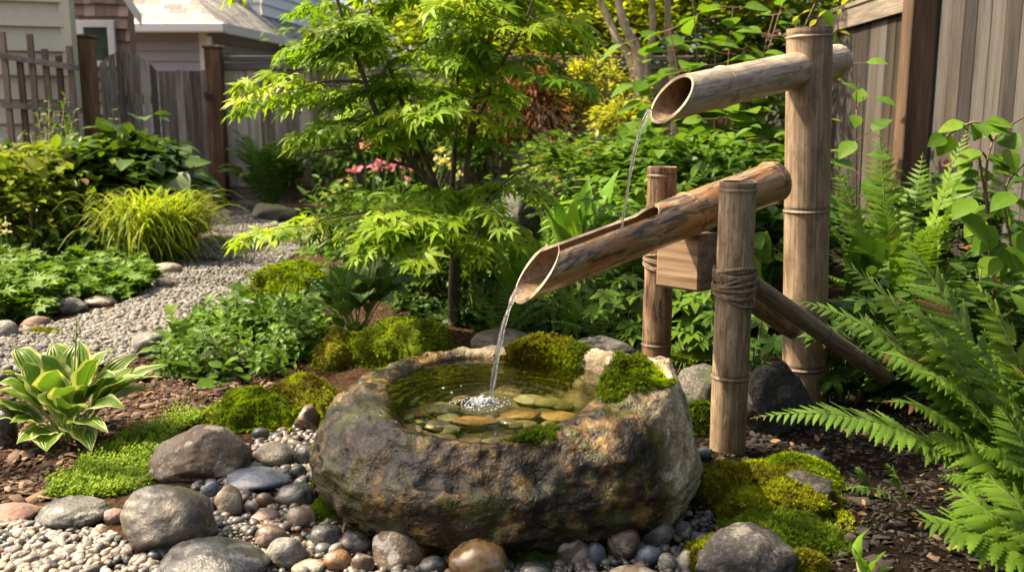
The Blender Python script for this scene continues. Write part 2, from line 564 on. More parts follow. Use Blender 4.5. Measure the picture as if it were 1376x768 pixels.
def pebbles(mb, pos, size, tint, sub=1, flat=.62, seed=0, variants=5):
    """loose stones: a few lumpy templates, turned and stretched at random"""
    r = np.random.default_rng(seed)
    which = r.integers(0, variants, len(pos))
    for k in range(variants):
        V, F = ICO[sub]
        V = V * (1 + .22 * fbm(V + k * 7.7, 1.1, 2, k))[:, None]
        V = V * np.array([1, r.uniform(.62, .9), flat * r.uniform(.8, 1.15)])
        m = which == k
        n = int(m.sum())
        if not n:
            continue
        a = r.uniform(0, 2 * pi, n)
        up = nrm(np.stack([r.normal(0, .3, n), r.normal(0, .3, n), np.ones(n)], -1))
        R = frames(np.stack([np.cos(a), np.sin(a), np.zeros(n)], -1), up)
        scatter(mb, (V, F, np.zeros((len(V), 3))), np.asarray(pos)[m], R, np.asarray(size)[m], np.asarray(tint)[m])

n = 26000
# more stones close to the camera than far down the path
a = rng.random(n) ** 1.0; b = rng.random(n)
i = np.clip((a * 59), 0, 58.99); k = i.astype(int); f = (i - k)[:, None]
pl = le[k] * (1 - f) + le[k + 1] * f; pr = re[k] * (1 - f) + re[k + 1] * f
edge = np.clip(b + rng.normal(0, .015, n), -.06, 1.06)[:, None]
pp = pl * (1 - edge) + pr * edge
inview = (np.abs(pp[:, 0]) < .62 * pp[:, 1] + .1)
pp = pp[inview]
sz = rng.lognormal(math.log(.0092), .35, len(pp))
pp[:, 2] = H(pp[:, 0], pp[:, 1]) + .010 + sz * .25
mb = MB(); pebbles(mb, pp, sz, rng.beta(2, 2.2, len(pp)), 1, .7, 3)
mb.build('path_gravel', M['gravel'], kind='stuff', label='loose grey crushed gravel covering the curving garden path', category='gravel')

# ---------------------------------------------------------------- boards, fences
def boards(mb, A, B, z0, top, bw, gap=.006, th=.02, seed=0, jitter=.006):
    """upright boards from A to B; top(s) gives the height along the run"""
    r = random.Random(seed)
    A = np.array(A, float); B = np.array(B, float)
    Ln = np.linalg.norm(B - A); d = (B - A) / Ln
    R = np.array([[d[0], -d[1], 0], [d[1], d[0], 0], [0, 0, 1]])
    n = max(1, round(Ln / bw)); w = Ln / n
    for q in range(n):
        s0, s1 = q * w + gap / 2, (q + 1) * w - gap / 2
        o = r.uniform(-jitter, jitter)
        zt0, zt1 = top(s0 / Ln) + o, top(s1 / Ln) + o
        th2 = th + r.uniform(-.003, .003)
        V = np.array([(s, y, z) for s, zt in ((s0, zt0), (s1, zt1)) for y in (-th2 / 2, th2 / 2) for z in (z0, zt)])
        F = np.array([(0, 1, 3, 2), (4, 6, 7, 5), (0, 4, 5, 1), (2, 3, 7, 6), (0, 2, 6, 4), (1, 5, 7, 3)])
        mb.add(V @ R.T + np.array((A[0], A[1], 0)), F, np.tile((0, 0, r.random()), (8, 1)))
    return R

def beam(mb, A, B, z, h, th, off=0.0, tint=.5, bev=.004):
    A = np.array(A, float); B = np.array(B, float); Ln = np.linalg.norm(B - A); d = (B - A) / Ln
    R = np.array([[d[0], -d[1], 0], [d[1], d[0], 0], [0, 0, 1]])
    box(mb, (0, off - th / 2, z - h / 2), (Ln, off + th / 2, z + h / 2), 0, tint, R, (A[0], A[1], 0), bev)

YB = 10.5
def XB(px, Y=YB):
    return float(P(px, 165, Y)[0])
def ZB(py, Y=YB):
    return float(P(688, py, Y)[2])

# gate with an arched head
gA, gB = (XB(139, 10.2), 10.2), (XB(216, 10.42), 10.42)
t = thing('garden_gate', 'weathered grey wooden garden gate with an arched top', 'gate', (gA[0], gA[1], 0))
mb = MB(); zl, zm, zr = ZB(86, 10.3), ZB(69, 10.3), ZB(96, 10.3)
boards(mb, gA, gB, .06, lambda s: zl * (1 - s) + zr * s + (zm - (zl + zr) / 2) * (1 - (2 * s - 1) ** 2), .088, .008, .02, 1)
mb.build('board_panel', M['fence_far'], t, smooth=False)
for z in (.35, 1.2):
    mb = MB(); beam(mb, gA, gB, z, .09, .035, .03); mb.build('cross_rail', M['rail_x'], t, smooth=False)

def post(name, label, px, Y, z1, w, cat='fence post', m='cedar_light', cap=True, depth=None, group=None):
    x = XB(px, Y)
    t = thing(name, label, cat, (x, Y, 0), group)
    mb = MB(); box(mb, (x - w / 2, Y - w / 2, -.1), (x + w / 2, Y + w / 2, z1), 0, rnd.random(), bev=.006)
    mb.build('shaft', M[m], t, smooth=False)
    if cap:
        mb = MB(); box(mb, (x - w * .62, Y - w * .62, z1 + .001), (x + w * .62, Y + w * .62, z1 + .035), 0, .2, bev=.01)
        mb.build('cap', M['trellis'], t, smooth=False)
    return t
post('fence_post', 'reddish brown cedar post between the tan house corner and the arched gate', 121, 9.9, ZB(52, 9.9), .17)
t = post('fence_post', 'reddish brown cedar post with iron latch at the end of the gravel path', 292, 10.4, ZB(66, 10.4), .16)
mb = MB(); x0 = XB(281, 10.3)
box(mb, (x0 - .03, 10.26, ZB(132)), (x0 + .05, 10.30, ZB(126)), bev=.003); box(mb, (x0 - .01, 10.24, ZB(136)), (x0 + .012, 10.262, ZB(124)), bev=.003)
mb.build('latch', M['metal'], t, smooth=False)

t = thing('fence', 'plain grey board fence between the arched gate and the cedar post', 'fence', (XB(217), YB, 0))
mb = MB(); boards(mb, (XB(217), YB), (XB(284), YB), .04, lambda s: ZB(95), .092, .006, .02, 4); mb.build('board_panel', M['fence_far'], t, smooth=False)
t = thing('fence', 'long board fence with a flat cap rail running behind the maple', 'fence', (XB(301), YB, 0))
mb = MB(); boards(mb, (XB(301), YB), (2.80, YB), .05, lambda s: ZB(86), .14, .007, .02, 5); mb.build('board_panel', M['fence_far'], t, smooth=False)
mb = MB(); beam(mb, (XB(301), YB), (2.80, YB), ZB(79), .05, .12, -.02); mb.build('cap_rail', M['rail_x'], t, smooth=False)
mb = MB(); beam(mb, (XB(301), YB), (2.80, YB), ZB(90), .07, .03, -.028); mb.build('top_rail', M['rail_x'], t, smooth=False)
mb = MB(); beam(mb, (XB(301), YB), (2.80, YB), .18, .14, .03, -.028); mb.build('kick_board', M['rail_x'], t, smooth=False)

# side fence to the right
FX, FT = 2.78, 1.86
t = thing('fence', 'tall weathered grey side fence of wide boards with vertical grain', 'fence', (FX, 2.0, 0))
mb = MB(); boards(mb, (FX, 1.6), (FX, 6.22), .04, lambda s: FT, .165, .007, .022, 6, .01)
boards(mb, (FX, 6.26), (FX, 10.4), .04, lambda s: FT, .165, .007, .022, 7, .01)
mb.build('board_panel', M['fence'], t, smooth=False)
mb = MB(); beam(mb, (FX - .035, 6.40), (FX - .035, 10.3), FT - .07, .16, .035); mb.build('top_rail', M['rail'], t, smooth=False)
mb = MB(); beam(mb, (FX, 1.6), (FX, 10.4), FT + .022, .035, .13); mb.build('cap_rail', M['rail'], t, smooth=False)
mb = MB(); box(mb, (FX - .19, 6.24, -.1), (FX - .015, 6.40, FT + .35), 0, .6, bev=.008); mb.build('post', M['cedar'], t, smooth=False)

# ---------------------------------------------------------------- houses
def lap_wall(mb, A, B, z0, z1, reveal, proud=.045):
    A = np.array(A, float); B = np.array(B, float); d = (B - A) / np.linalg.norm(B - A); nv = np.array((d[1], -d[0]))
    z = z0; V = []; F = []
    while z < z1 - 1e-6:
        zt = min(z + reveal, z1); b = len(V)
        for P0 in (A, B):
            V += [(*(P0 + nv * proud), z), (*(P0 + nv * .003), zt), (*(P0 + nv * .003), z)]
        F += [(b, b + 3, b + 4, b + 1), (b + 2, b + 5, b + 3, b)]
        z = zt
    mb.add(np.array(V), np.array(F))

hA, hB = (P(-170, 165, 9.0)[0], 9.0), (P(104, 165, 9.55)[0], 9.55)
t = thing('house', 'tan lap sided house wall with corner board behind the wooden trellis', 'house', (hB[0], hB[1], 0))
mb = MB(); lap_wall(mb, hA, hB, .0, 4.2, .235); lap_wall(mb, hB, (hB[0] - 2.2, hB[1] + 3.6), .0, 4.2, .285)
mb.build('wall', M['siding'], t, smooth=False)
mb = MB(); box(mb, (hB[0] - .075, hB[1] - .055, 0), (hB[0] + .035, hB[1] + .06, 4.2), bev=.004); mb.build('corner_board', M['siding'], t, smooth=False)

# trellis leaning on the wall
t = thing('trellis', 'brown wooden lattice trellis against the tan house wall', 'trellis', (P(60, 165, 9.1)[0], 9.1, 0))
def tx(px):
    Y = 9.08 + (px - 0) / 110 * .25
    return P(px, 165, Y)[0], Y
for px, py in ((14, 43), (34, 80), (50, 46), (68, 66), (86, 75), (101, 62)):
    x, Y = tx(px); zt = P(px, py, Y)[2]
    mb = MB(); box(mb, (x - .028, Y - .018, .05), (x + .028, Y + .018, zt), 0, rnd.random(), bev=.003); mb.build('upright', M['trellis'], t, smooth=False)
for y0, y1 in ((75, 92), (141, 149), (200, 203)):
    a, b = tx(8), tx(113); za, zb = P(8, y0, a[1])[2], P(113, y1, b[1])[2]
    mb = MB(); Ln = math.hypot(b[0] - a[0], b[1] - a[1])
    V = []
    for (x, Y), z in ((a, za), (b, zb)):
        for dy in (-.055, -.02):
            for dz in (-.028, .028):
                V.append((x, Y + dy, z + dz))
    mb.add(np.array(V), np.array([(0, 1, 3, 2), (4, 6, 7, 5), (0, 4, 5, 1), (2, 3, 7, 6), (0, 2, 6, 4), (1, 5, 7, 3)]), np.tile((0, 0, .6), (8, 1)))
    mb.build('crossbar', M['rail_x'], t, smooth=False)

# shingled neighbour with a white window
Y1 = 14.0
sx0, sx1 = P(20, 80, Y1)[0], P(177, 80, Y1)[0]
t = thing('house', 'brown cedar shingled neighbour house with white framed window', 'house', (sx1, Y1, 0))
mb = MB(); box(mb, (sx0, Y1 + .02, 0), (sx1 - .02, Y1 + .25, 4.3), bev=0)
z = .9; rs = random.Random(3)
while z < 4.2:                                              # courses of split shingles, each its own width and tone
    x = sx0
    while x < sx1 - .02:
        w = min(rs.uniform(.08, .20), sx1 - x); dz = rs.uniform(-.008, .008)
        V = np.array([(x + .003, Y1 - .022, z + dz), (x + w - .003, Y1 - .022, z + dz), (x + w - .003, Y1 + .015, z + .19), (x + .003, Y1 + .015, z + .19), (x + .003, Y1 + .01, z + dz), (x + w - .003, Y1 + .01, z + dz)])
        mb.add(V, np.array([(0, 1, 2, 3), (4, 5, 1, 0)]), np.tile((0, 0, rs.random()), (6, 1)))
        x += w
    z += .175
mb.build('wall', M['shake'], t, smooth=False)
w0, w1, wz0, wz1 = P(108, 80, Y1)[0], P(158, 80, Y1)[0], ZB(90, Y1), ZB(28, Y1)
mb = MB()
for lo, hi in (((w0, wz0), (w0 + .10, wz1)), ((w1 - .10, wz0), (w1, wz1)), ((w0 + .101, wz1 - .10), (w1 - .101, wz1)), ((w0 + .101, wz0), (w1 - .101, wz0 + .08))):
    box(mb, (lo[0], Y1 - .06, lo[1]), (hi[0], Y1 - .005, hi[1]), bev=.006)
f = mb.build('window', M['white'], t, smooth=False)
mb = MB(); box(mb, (w0 + .09, Y1 - .03, wz0 + .07), (w1 - .09, Y1 - .012, wz1 - .09)); g = mb.build('pane', M['glass'], None, smooth=False); g.parent = f
for v in g.data.vertices: pass
g.location = -np.array(t['_loc'])
mb = MB(); mb2 = P(172, 0, Y1)
za = ZB(-40, Y1)
V = np.array([(sx1 - .35, y, z) for y in (Y1 - .35, Y1 - .3) for z in (ZB(-60, Y1), ZB(-75, Y1))] + [(sx1 + .30, y, z) for y in (Y1 - .35, Y1 - .3) for z in (ZB(38, Y1), ZB(22, Y1))])
mb.add(V, np.array([(0, 1, 3, 2), (4, 6, 7, 5), (0, 4, 5, 1), (2, 3, 7, 6), (0, 2, 6, 4), (1, 5, 7, 3)])); mb.build('fascia', M['white'], t, smooth=False)

# grey sided neighbour: low hipped wing in front of an upper storey
Y2 = 18.0
a0, a1 = P(150, 80, Y2)[0], P(277, 80, Y2)[0]; ez = ZB(36, Y2)
t = thing('house', 'grey lap sided neighbour house with hipped shingle roof and white gutter', 'house', (a1, Y2, 0))
mb = MB(); lap_wall(mb, (a0, Y2), (a1, Y2), 0, ez, .19); lap_wall(mb, (a1, Y2), (a1 + .9, Y2 + 5), 0, ez, .19); mb.build('wall', M['grey_siding'], t, smooth=False)
mb = MB(); box(mb, (a1 - .1, Y2 - .05, 0), (a1 + .05, Y2 + .05, ez), bev=.005); mb.build('corner_board', M['white'], t, smooth=False)
rz = ez + 1.35
mb = MB(); e0, e1 = a0 - .4, a1 + .45
V = np.array([(e0, Y2 - .5, ez), (e1, Y2 - .5, ez), (e1 - 1.7, Y2 + 1.6, rz), (e0, Y2 + 1.6, rz), (e1 + 1.0, Y2 + 6, ez), (e1 - .7, Y2 + 6, rz)])
mb.add(V, np.array([(0, 1, 2, 3), (1, 4, 5, 2)])); mb.build('roof', M['roof'], t, smooth=False)
mb = MB(); box(mb, (e0, Y2 - .62, ez - .16), (e1 + .1, Y2 - .50, ez + .015), bev=.02)
V = np.array([(x + dx, y, z) for x, y in ((e1, Y2 - .49), (e1 + 1.0, Y2 + 6)) for dx in (.0, .11) for z in (ez - .16, ez + .01)])
mb.add(V, np.array([(0, 1, 3, 2), (4, 6, 7, 5), (0, 4, 5, 1), (2, 3, 7, 6), (0, 2, 6, 4), (1, 5, 7, 3)])); mb.build('gutter', M['white'], t, smooth=False)
mb = MB(); box(mb, (a1 + .12, Y2 - .30, 0), (a1 + .21, Y2 - .21, ez - .2), bev=.01); mb.build('downpipe', M['white'], t, smooth=False)
Y3 = 21.0
u0, u1 = P(232, 20, Y3)[0], P(304, 20, Y3)[0]
mb = MB(); lap_wall(mb, (u0 - 2, Y3), (u1, Y3), 1.0, 7.5, .22); mb.build('upper_wall', M['grey_siding'], t, smooth=False)
t = thing('house', 'bright white sunlit house gable with a window beyond the fence', 'house', (P(320, 20, Y3)[0], Y3, 0))
b0, b1 = P(304, 20, Y3)[0], P(352, 20, Y3)[0]
mb = MB(); lap_wall(mb, (b0 + .01, Y3 - .1), (b1, Y3 - .1), 0, 6.0, .25); lap_wall(mb, (b1, Y3 - .1), (b1 + .6, Y3 + 4), 0, 6.0, .25); mb.build('wall', M['white'], t, smooth=False)
mb = MB(); box(mb, (b0, Y3 - .16, 0), (b0 + .25, Y3 - .105, 6.0), bev=.01); mb.build('corner_board', M['white'], t, smooth=False)
wa, wb, wc, wd = P(322, 20, Y3)[0], P(336, 20, Y3)[0], ZB(26, Y3), ZB(-20, Y3)
mb = MB(); box(mb, (wa, Y3 - .17, wc), (wb, Y3 - .11, wd), bev=.01); f = mb.build('window', M['white'], t, smooth=False)
mb = MB(); box(mb, (wa + .06, Y3 - .18, wc + .06), (wb - .06, Y3 - .172, wd - .06)); g = mb.build('pane', M['glass'], None, smooth=False); g.parent = f; g.location = -np.array(t['_loc'])
# ---------------------------------------------------------------- rock materials
R = {}
R['tan'] = rock_mat('tan boulder', (0.062, 0.046, 0.031), (0.150, 0.118, 0.081), (0.225, 0.187, 0.138), 9, .4, spot=(.10, .055, .03), rough=.62, lichen=(.42, .38, .30))
R['speckled'] = rock_mat('speckled brown grey cobble', (0.054, 0.045, 0.032), (0.102, 0.086, 0.064), (0.147, 0.128, 0.099), 10, .35, spot=(.045, .04, .035), rough=.42, wet=.4)
R['grey'] = rock_mat('grey cobble', (0.064, 0.064, 0.061), (0.122, 0.118, 0.109), (0.179, 0.173, 0.160), 12, .5, rough=.7, lichen=(.33, .33, .29))
R['light'] = rock_mat('pale grey cobble', (0.116, 0.112, 0.102), (0.197, 0.190, 0.170), (0.272, 0.262, 0.238), 14, .45, spot=(.10, .095, .09), rough=.7)
R['blue'] = rock_mat('blue grey pebble', (0.038, 0.051, 0.074), (0.068, 0.090, 0.129), (0.116, 0.145, 0.193), 10, .25, rough=.34, wet=.4)
R['dark'] = rock_mat('dark wet cobble', (0.010, 0.012, 0.014), (0.027, 0.029, 0.030), (0.060, 0.060, 0.060), 12, .3, spot=(.10, .10, .095), rough=.32, wet=.35)
R['brown'] = rock_mat('brown cobble', (0.060, 0.038, 0.025), (0.123, 0.085, 0.060), (0.204, 0.153, 0.111), 12, .4, spot=(.30, .25, .20), rough=.42, wet=.4)
R['rust'] = rock_mat('rusty orange cobble', (0.090, 0.041, 0.016), (0.189, 0.095, 0.041), (0.288, 0.171, 0.090), 10, .35, spot=(.09, .06, .045), rough=.35, wet=.5)
R['ochre'] = rock_mat('smooth ochre wet cobble', (0.111, 0.064, 0.025), (0.204, 0.128, 0.060), (0.272, 0.187, 0.102), 7, .22, rough=.22, wet=.8, bump=.12)
R['red'] = rock_mat('flat red brown stone', (0.119, 0.064, 0.047), (0.204, 0.115, 0.085), (0.272, 0.170, 0.132), 8, .3, rough=.8)
R['pink'] = rock_mat('pinkish pebble', (0.198, 0.126, 0.104), (0.306, 0.207, 0.171), (0.378, 0.288, 0.243), 14, .3, rough=.7)
R['beige'] = rock_mat('beige cobble', (0.170, 0.145, 0.102), (0.289, 0.255, 0.196), (0.391, 0.357, 0.289), 13, .4, spot=(.16, .12, .08), rough=.65)
R['warm'] = rock_mat('tan and white mottled rock', (0.111, 0.076, 0.043), (0.230, 0.170, 0.102), (0.340, 0.281, 0.187), 16, .5, spot=(.48, .46, .42), rough=.5, wet=.3, bump=.8)
R['slate'] = rock_mat('dark angular rock', (.016, .016, .016), (.043, .041, .039), (.095, .09, .084), 7, .5, rough=.8, strata=.4, lichen=(.13, .125, .11), bump=.9)
R['mossy'] = rock_mat('mossy dark rock', (.04, .037, .03), (.10, .095, .08), (.19, .18, .15), 8, .5, rough=.8, strata=.3, moss=(.055, .085, .015), bump=.9)
R['sub'] = rock_mat('olive pebble under water', (0.099, 0.087, 0.037), (0.174, 0.149, 0.062), (0.236, 0.205, 0.099), 9, .3, rough=.6)
R['sub_orange'] = rock_mat('orange pebble under water', (0.149, 0.068, 0.019), (0.260, 0.136, 0.037), (0.310, 0.198, 0.081), 9, .3, rough=.6)
R['sub_pale'] = rock_mat('pale pebble under water', (0.161, 0.143, 0.087), (0.260, 0.229, 0.143), (0.322, 0.298, 0.205), 9, .3, rough=.6)

def rock_mesh(c, w, d, h, seed, ang=0.0, rz=0.0, sub=4, tilt=0.0, lump=.13):
    r = np.random.default_rng(seed)
    V, F = ICO[sub]
    V = V.copy()
    V = V * (1 + lump * fbm(V + seed * 3.1, .9, 2, seed))[:, None]
    if ang > 0:
        for _ in range(15):
            n = nrm(r.normal(0, 1, 3)); o = r.uniform(.60, .86)
            s = V @ n - o
            V = V - np.maximum(s, 0)[:, None] * n * ang
    V = V * (1 + (.028 + .03 * ang) * fbm(V + seed, 3.2, 4, seed + 5))[:, None]
    ext = (V.max(0) - V.min(0)) / 2
    V = (V - (V.max(0) + V.min(0)) / 2) / ext
    V = V * np.array([w / 2, d / 2, h / 2])
    a, b = rz, tilt
    Rt = np.array([[cos(b), 0, sin(b)], [0, 1, 0], [-sin(b), 0, cos(b)]])
    V = V @ Rt.T @ rotz(a).T
    return V + np.asarray(c), F

STONES = []
def stone(bx, mt, label, name='cobble', cat='stone', ang=0.0, d=.85, seed=None, group='river stones around the basin', sub=None, lift=0.0, tilt=0.0, rz=0.0, moss=None, gz=None, emb=.25, lump=.13):
    x0, y0, x1, y1 = bx
    cx, cy = (x0 + x1) / 2, (y0 + y1) / 2
    seed = seed if seed is not None else int(x0 * 7 + y0 * 3) % 9973
    p = G(cx, min(y1, 840))
    for _ in range(5):
        mp = mpp(p); w = (x1 - x0) * mp; hv = (y1 - y0) * mp
        a = PITCH + math.atan((cy - 384) / F_PX)
        dd = d * w
        if dd * sin(a) > .8 * hv:
            dd = .8 * hv / sin(a)
        h = sqrt(max(hv ** 2 - (dd * sin(a)) ** 2, (.28 * w) ** 2)) / cos(a)
        dv = ray(cx, cy)
        g = H(p[0], p[1]) + lift
        t = (g + h * emb - CAM_H) / dv[2]
        p = CAMP + dv * t
    sub = sub or (5 if x1 - x0 > 90 else 4 if x1 - x0 > 45 else 3)
    V, F = rock_mesh(p, w, dd, h, seed, ang, rz, sub, tilt, lump)
    mb = MB().add(V, F)
    o = mb.build(name, R[mt], origin=p, label=label, category=cat, group=group)
    STONES.append((p, w, dd, h))
    return o, p, (w, dd, h)

# ---------------------------------------------------------------- the basin
BC = np.array((-.020, 2.285)); WC = np.array((-.028, 2.30)); WZ = .274
NT_, NS_ = 260, 170
th = np.linspace(0, 2 * pi, NT_, endpoint=False)
def angd(a, b):
    return np.abs((a - b + pi) % (2 * pi) - pi)
def bumpf(c, w):
    return np.exp(-(angd(th, radians(c)) / radians(w)) ** 2)
Rout = .462 + .022 * bumpf(180, 40) + .045 * bumpf(-28, 30) - .02 * bumpf(-90, 35) + .03 * bumpf(60, 30) + .015 * bumpf(-140, 25)
Rin = 1 / np.sqrt((np.cos(th) / .290) ** 2 + (np.sin(th) / .335) ** 2) + .010 * np.sin(3 * th + 1) + .006 * np.sin(7 * th)
Rin = Rin + .012 * bumpf(10, 30) + .02 * bumpf(90, 40) 
zr = .276 + .006 * bumpf(180, 50) + .016 * bumpf(90, 60) + .092 * bumpf(-14, 38) + .02 * bumpf(40, 30) - .012 * bumpf(-110, 40)
drop = .01 + .05 * bumpf(-100, 60) + .02 * bumpf(180, 60) + .01 * bumpf(90, 60)      # the rim's shoulder falls away to the outside
one = np.ones(NT_)
prof = [(0 * one, -.03 * one), (.40 * Rout, -.03 * one), (.76 * Rout, -.02 * one), (.92 * Rout, .040 * one), (.99 * Rout, .105 * one), (.995 * Rout, .165 * one),
        (.945 * Rout, zr - drop * .8 - .030), (.94 * Rout * .58 + Rin * .42, zr - drop * .25 + .002), (Rin + .032, zr + .002), (Rin + .004, zr - .012), (Rin - .006, .232 * one), (.93 * Rin, .178 * one), (.55 * Rin, .160 * one), (0 * one, .156 * one)]
cx_ = lambda q: BC[None] * 1
prof_xyz = []
for k, (r_, z_) in enumerate(prof):
    c = BC if k < 7 else (BC * .5 + WC * .5 if k == 7 else WC)
    prof_xyz.append(np.stack([c[0] + r_ * np.cos(th), c[1] + r_ * np.sin(th), z_], -1))
prof_xyz = np.array(prof_xyz)                          # (K, NT, 3)
K = len(prof_xyz)
tt = np.linspace(0, K - 1 - 1e-6, NS_); kk = tt.astype(int); ff = (tt - kk)[:, None, None]
q = np.concatenate([prof_xyz[:1], prof_xyz, prof_xyz[-1:]])
a_, b_, c_, d_ = q[kk], q[kk + 1], q[kk + 2], q[kk + 3]
BV = .5 * (2 * b_ + (c_ - a_) * ff + (2 * a_ - 5 * b_ + 4 * c_ - d_) * ff ** 2 + (3 * b_ - a_ - 3 * c_ + d_) * ff ** 3)
du = np.gradient(BV, axis=0); dv_ = np.roll(BV, -1, 1) - np.roll(BV, 1, 1)
nn = nrm(np.cross(dv_, du)); nn[np.isnan(nn)] = 0
rimk = np.clip((8.2 - tt) / 2.2, .30, 1)
outside = np.clip((9.2 - tt) / 1.5, 0, 1)[:, None]
ridge = 1 - np.abs(vnoise(BV * 6.5 + 3.0, 61)) * 2
chip = 1 - np.abs(vnoise(BV * np.array((17, 17, 24)) + 9.0, 62)) * 2
disp = outside * (rimk[:, None] * (.013 * fbm(BV, 4.0, 2, 21) + .003 * ridge + .007 * chip) + .0055 * fbm(BV, 26, 3, 23)) + (1 - outside) * .004 * fbm(BV, 14, 3, 24)
# dents that break the smooth sweep of the belly
BV = BV + nn * disp[..., None]
# broad flat faces worn on the boulder, most of them on its dry end
for nx, ny, nz, off, k_ in ((.70, -.62, .35, .475, .75), (.95, -.15, .30, .468, .7), (.35, -.90, -.25, .455, .5), (.75, -.35, .62, .508, .8), (-.75, -.60, .28, .470, .45), (-.25, -.95, .22, .452, .45), (.85, -.45, -.30, .465, .6), (-.95, .1, .3, .475, .4)):
    nv_ = nrm(np.array((nx, ny, nz))); s_ = (BV - np.array((BC[0], BC[1], .12))) @ nv_ - off
    BV = BV - (np.maximum(s_ + .006 * fbm(BV, 12, 3, int(abs(nx) * 50)), 0) * k_ * outside)[..., None] * nv_
BV = BV + nn * (outside * .0045 * fbm(BV, 34, 3, 71))[..., None]
wetm = None
def basin_material():
    t = NT('basin granite')
    co = t.n('NewGeometry', None).outputs['Position']
    s = t.n('SeparateXYZ', None, None, Vector=co)
    x, y, z = s.outputs
    big = t.noise(co, 6, 5, .62, .4)
    mid = t.noise(co, 22, 5, .65, .3)
    fine = t.noise(co, 120, 4, .7)
    dry = t.ramp(t.math('ADD', t.math('MULTIPLY', big, .6), t.math('MULTIPLY', mid, .4)), [(.36, (.13, .09, .048)), (.48, (.31, .235, .14)), (.57, (.46, .38, .25)), (.7, (.58, .51, .38))])
    dry = t.mix(t.ramp(t.noise(co, 10, 4, .6, 1.0), [(.57, .0), (.61, .7)]), dry, (.12, .098, .07))
    dry = t.mix(t.ramp(t.noise(co, 13, 5, .7, .5), [(.57, .0), (.60, .8)]), dry, (.60, .55, .44))
    dry = t.mix(t.math('MULTIPLY', t.ramp(fine, [(.40, 1.0), (.52, .0)]), .55), dry, (.05, .045, .04))
    # the wet apron where the water runs over the front and left
    e = t.math('ADD', t.math('MULTIPLY', t.math('SUBTRACT', x, .155), -13.0), t.math('MULTIPLY', t.math('SUBTRACT', mid, .5), 2.0))
    e = t.math('SUBTRACT', e, t.math('MULTIPLY', t.math('SUBTRACT', y, 2.30), 9.0))
    wet = t.math('MULTIPLY', e, 1.0, clamp=True)
    lo = t.math('SUBTRACT', 1.0, t.math('MULTIPLY', t.math('MAXIMUM', t.math('SUBTRACT', x, -.38), -1.0), 0.0))
    ink = t.ramp(t.math('ADD', t.math('MULTIPLY', mid, .6), t.math('MULTIPLY', big, .4)), [(.38, (.005, .004, .002)), (.47, (.014, .009, .003)), (.53, (.075, .044, .012)), (.59, (.20, .125, .035)), (.68, (.34, .25, .12))])
    ink = t.mix(t.ramp(t.noise(co, 11, 4, .6, .8), [(.54, .0), (.62, .85)]), ink, (.05, .065, .012))
    black = t.math('MULTIPLY', t.math('SUBTRACT', .34, t.math('ABSOLUTE', t.math('SUBTRACT', x, -.02))), 6.0, clamp=True)
    black = t.math('MULTIPLY', black, t.ramp(mid, [(.35, 1.0), (.62, .25)]))
    black = t.math('MULTIPLY', black, t.math('MULTIPLY', t.math('SUBTRACT', .27, z), 14.0, clamp=True))
    ink = t.mix(t.math('MULTIPLY', black, .85), ink, (.012, .012, .009))
    c = t.mix(wet, dry, ink)
    # rusty ochre film on the shallow lip and in the bowl
    zz = t.math('MULTIPLY', t.math('SUBTRACT', z, .238), 60.0, clamp=True)
    rx = t.math('SUBTRACT', x, -.03); ry = t.math('SUBTRACT', y, 2.30)
    rr = t.math('SQRT', t.math('ADD', t.math('MULTIPLY', t.math('MULTIPLY', rx, rx), 1.35), t.math('MULTIPLY', ry, ry)))
    bowl = t.math('MULTIPLY', t.math('SUBTRACT', .37, rr), 14.0, clamp=True)
    film = t.ramp(t.noise(co, 16, 4, .6, .5), [(.38, (.07, .06, .03)), (.5, (.17, .115, .04)), (.62, (.28, .19, .08))])
    c = t.mix(t.math('MULTIPLY', bowl, t.ramp(t.noise(co, 14, 3), [(.40, .2), (.6, .9)])), c, film)
    low = t.math('MULTIPLY', t.math('SUBTRACT', .246, z), 40.0, clamp=True)
    c = t.mix(t.math('MULTIPLY', bowl, low), c, t.ramp(t.noise(co, 30, 3), [(.35, (.05, .04, .02)), (.65, (.15, .12, .06))]))
    # green algae towards the lower left
    mo = t.math('MULTIPLY', t.ramp(t.noise(co, 9, 5, .6), [(.50, .0), (.60, .9)]), t.math('MULTIPLY', t.math('SUBTRACT', -.20, x), 6.0, clamp=True))
    c = t.mix(mo, c, (.045, .050, .013))
    wr = t.math('MAXIMUM', wet, t.math('MULTIPLY', bowl, .7))
    rough = t.math('SUBTRACT', t.ramp(fine, [(.3, .66), (.7, .84)]), t.math('MULTIPLY', wr, .56))
    h = t.math('ADD', t.math('ADD', t.math('MULTIPLY', mid, 1.6), t.math('MULTIPLY', fine, .35)), t.math('MULTIPLY', t.noise(co, 55, 4, .6), .7))
    return t.done(t.principled(c, rough, t.bump(h, .85, .012), Specular_IOR_Level=.36, Coat_Weight=t.math('MULTIPLY', wr, .10), Coat_Roughness=.06))
basin = thing('stone_basin', 'large rounded boulder hollowed into a water basin under the bamboo spouts', 'water basin', (BC[0], BC[1], 0))
MB().add(BV.reshape(-1, 3), grid_faces(NS_, NT_, True)).build('bowl', basin_material(), basin)

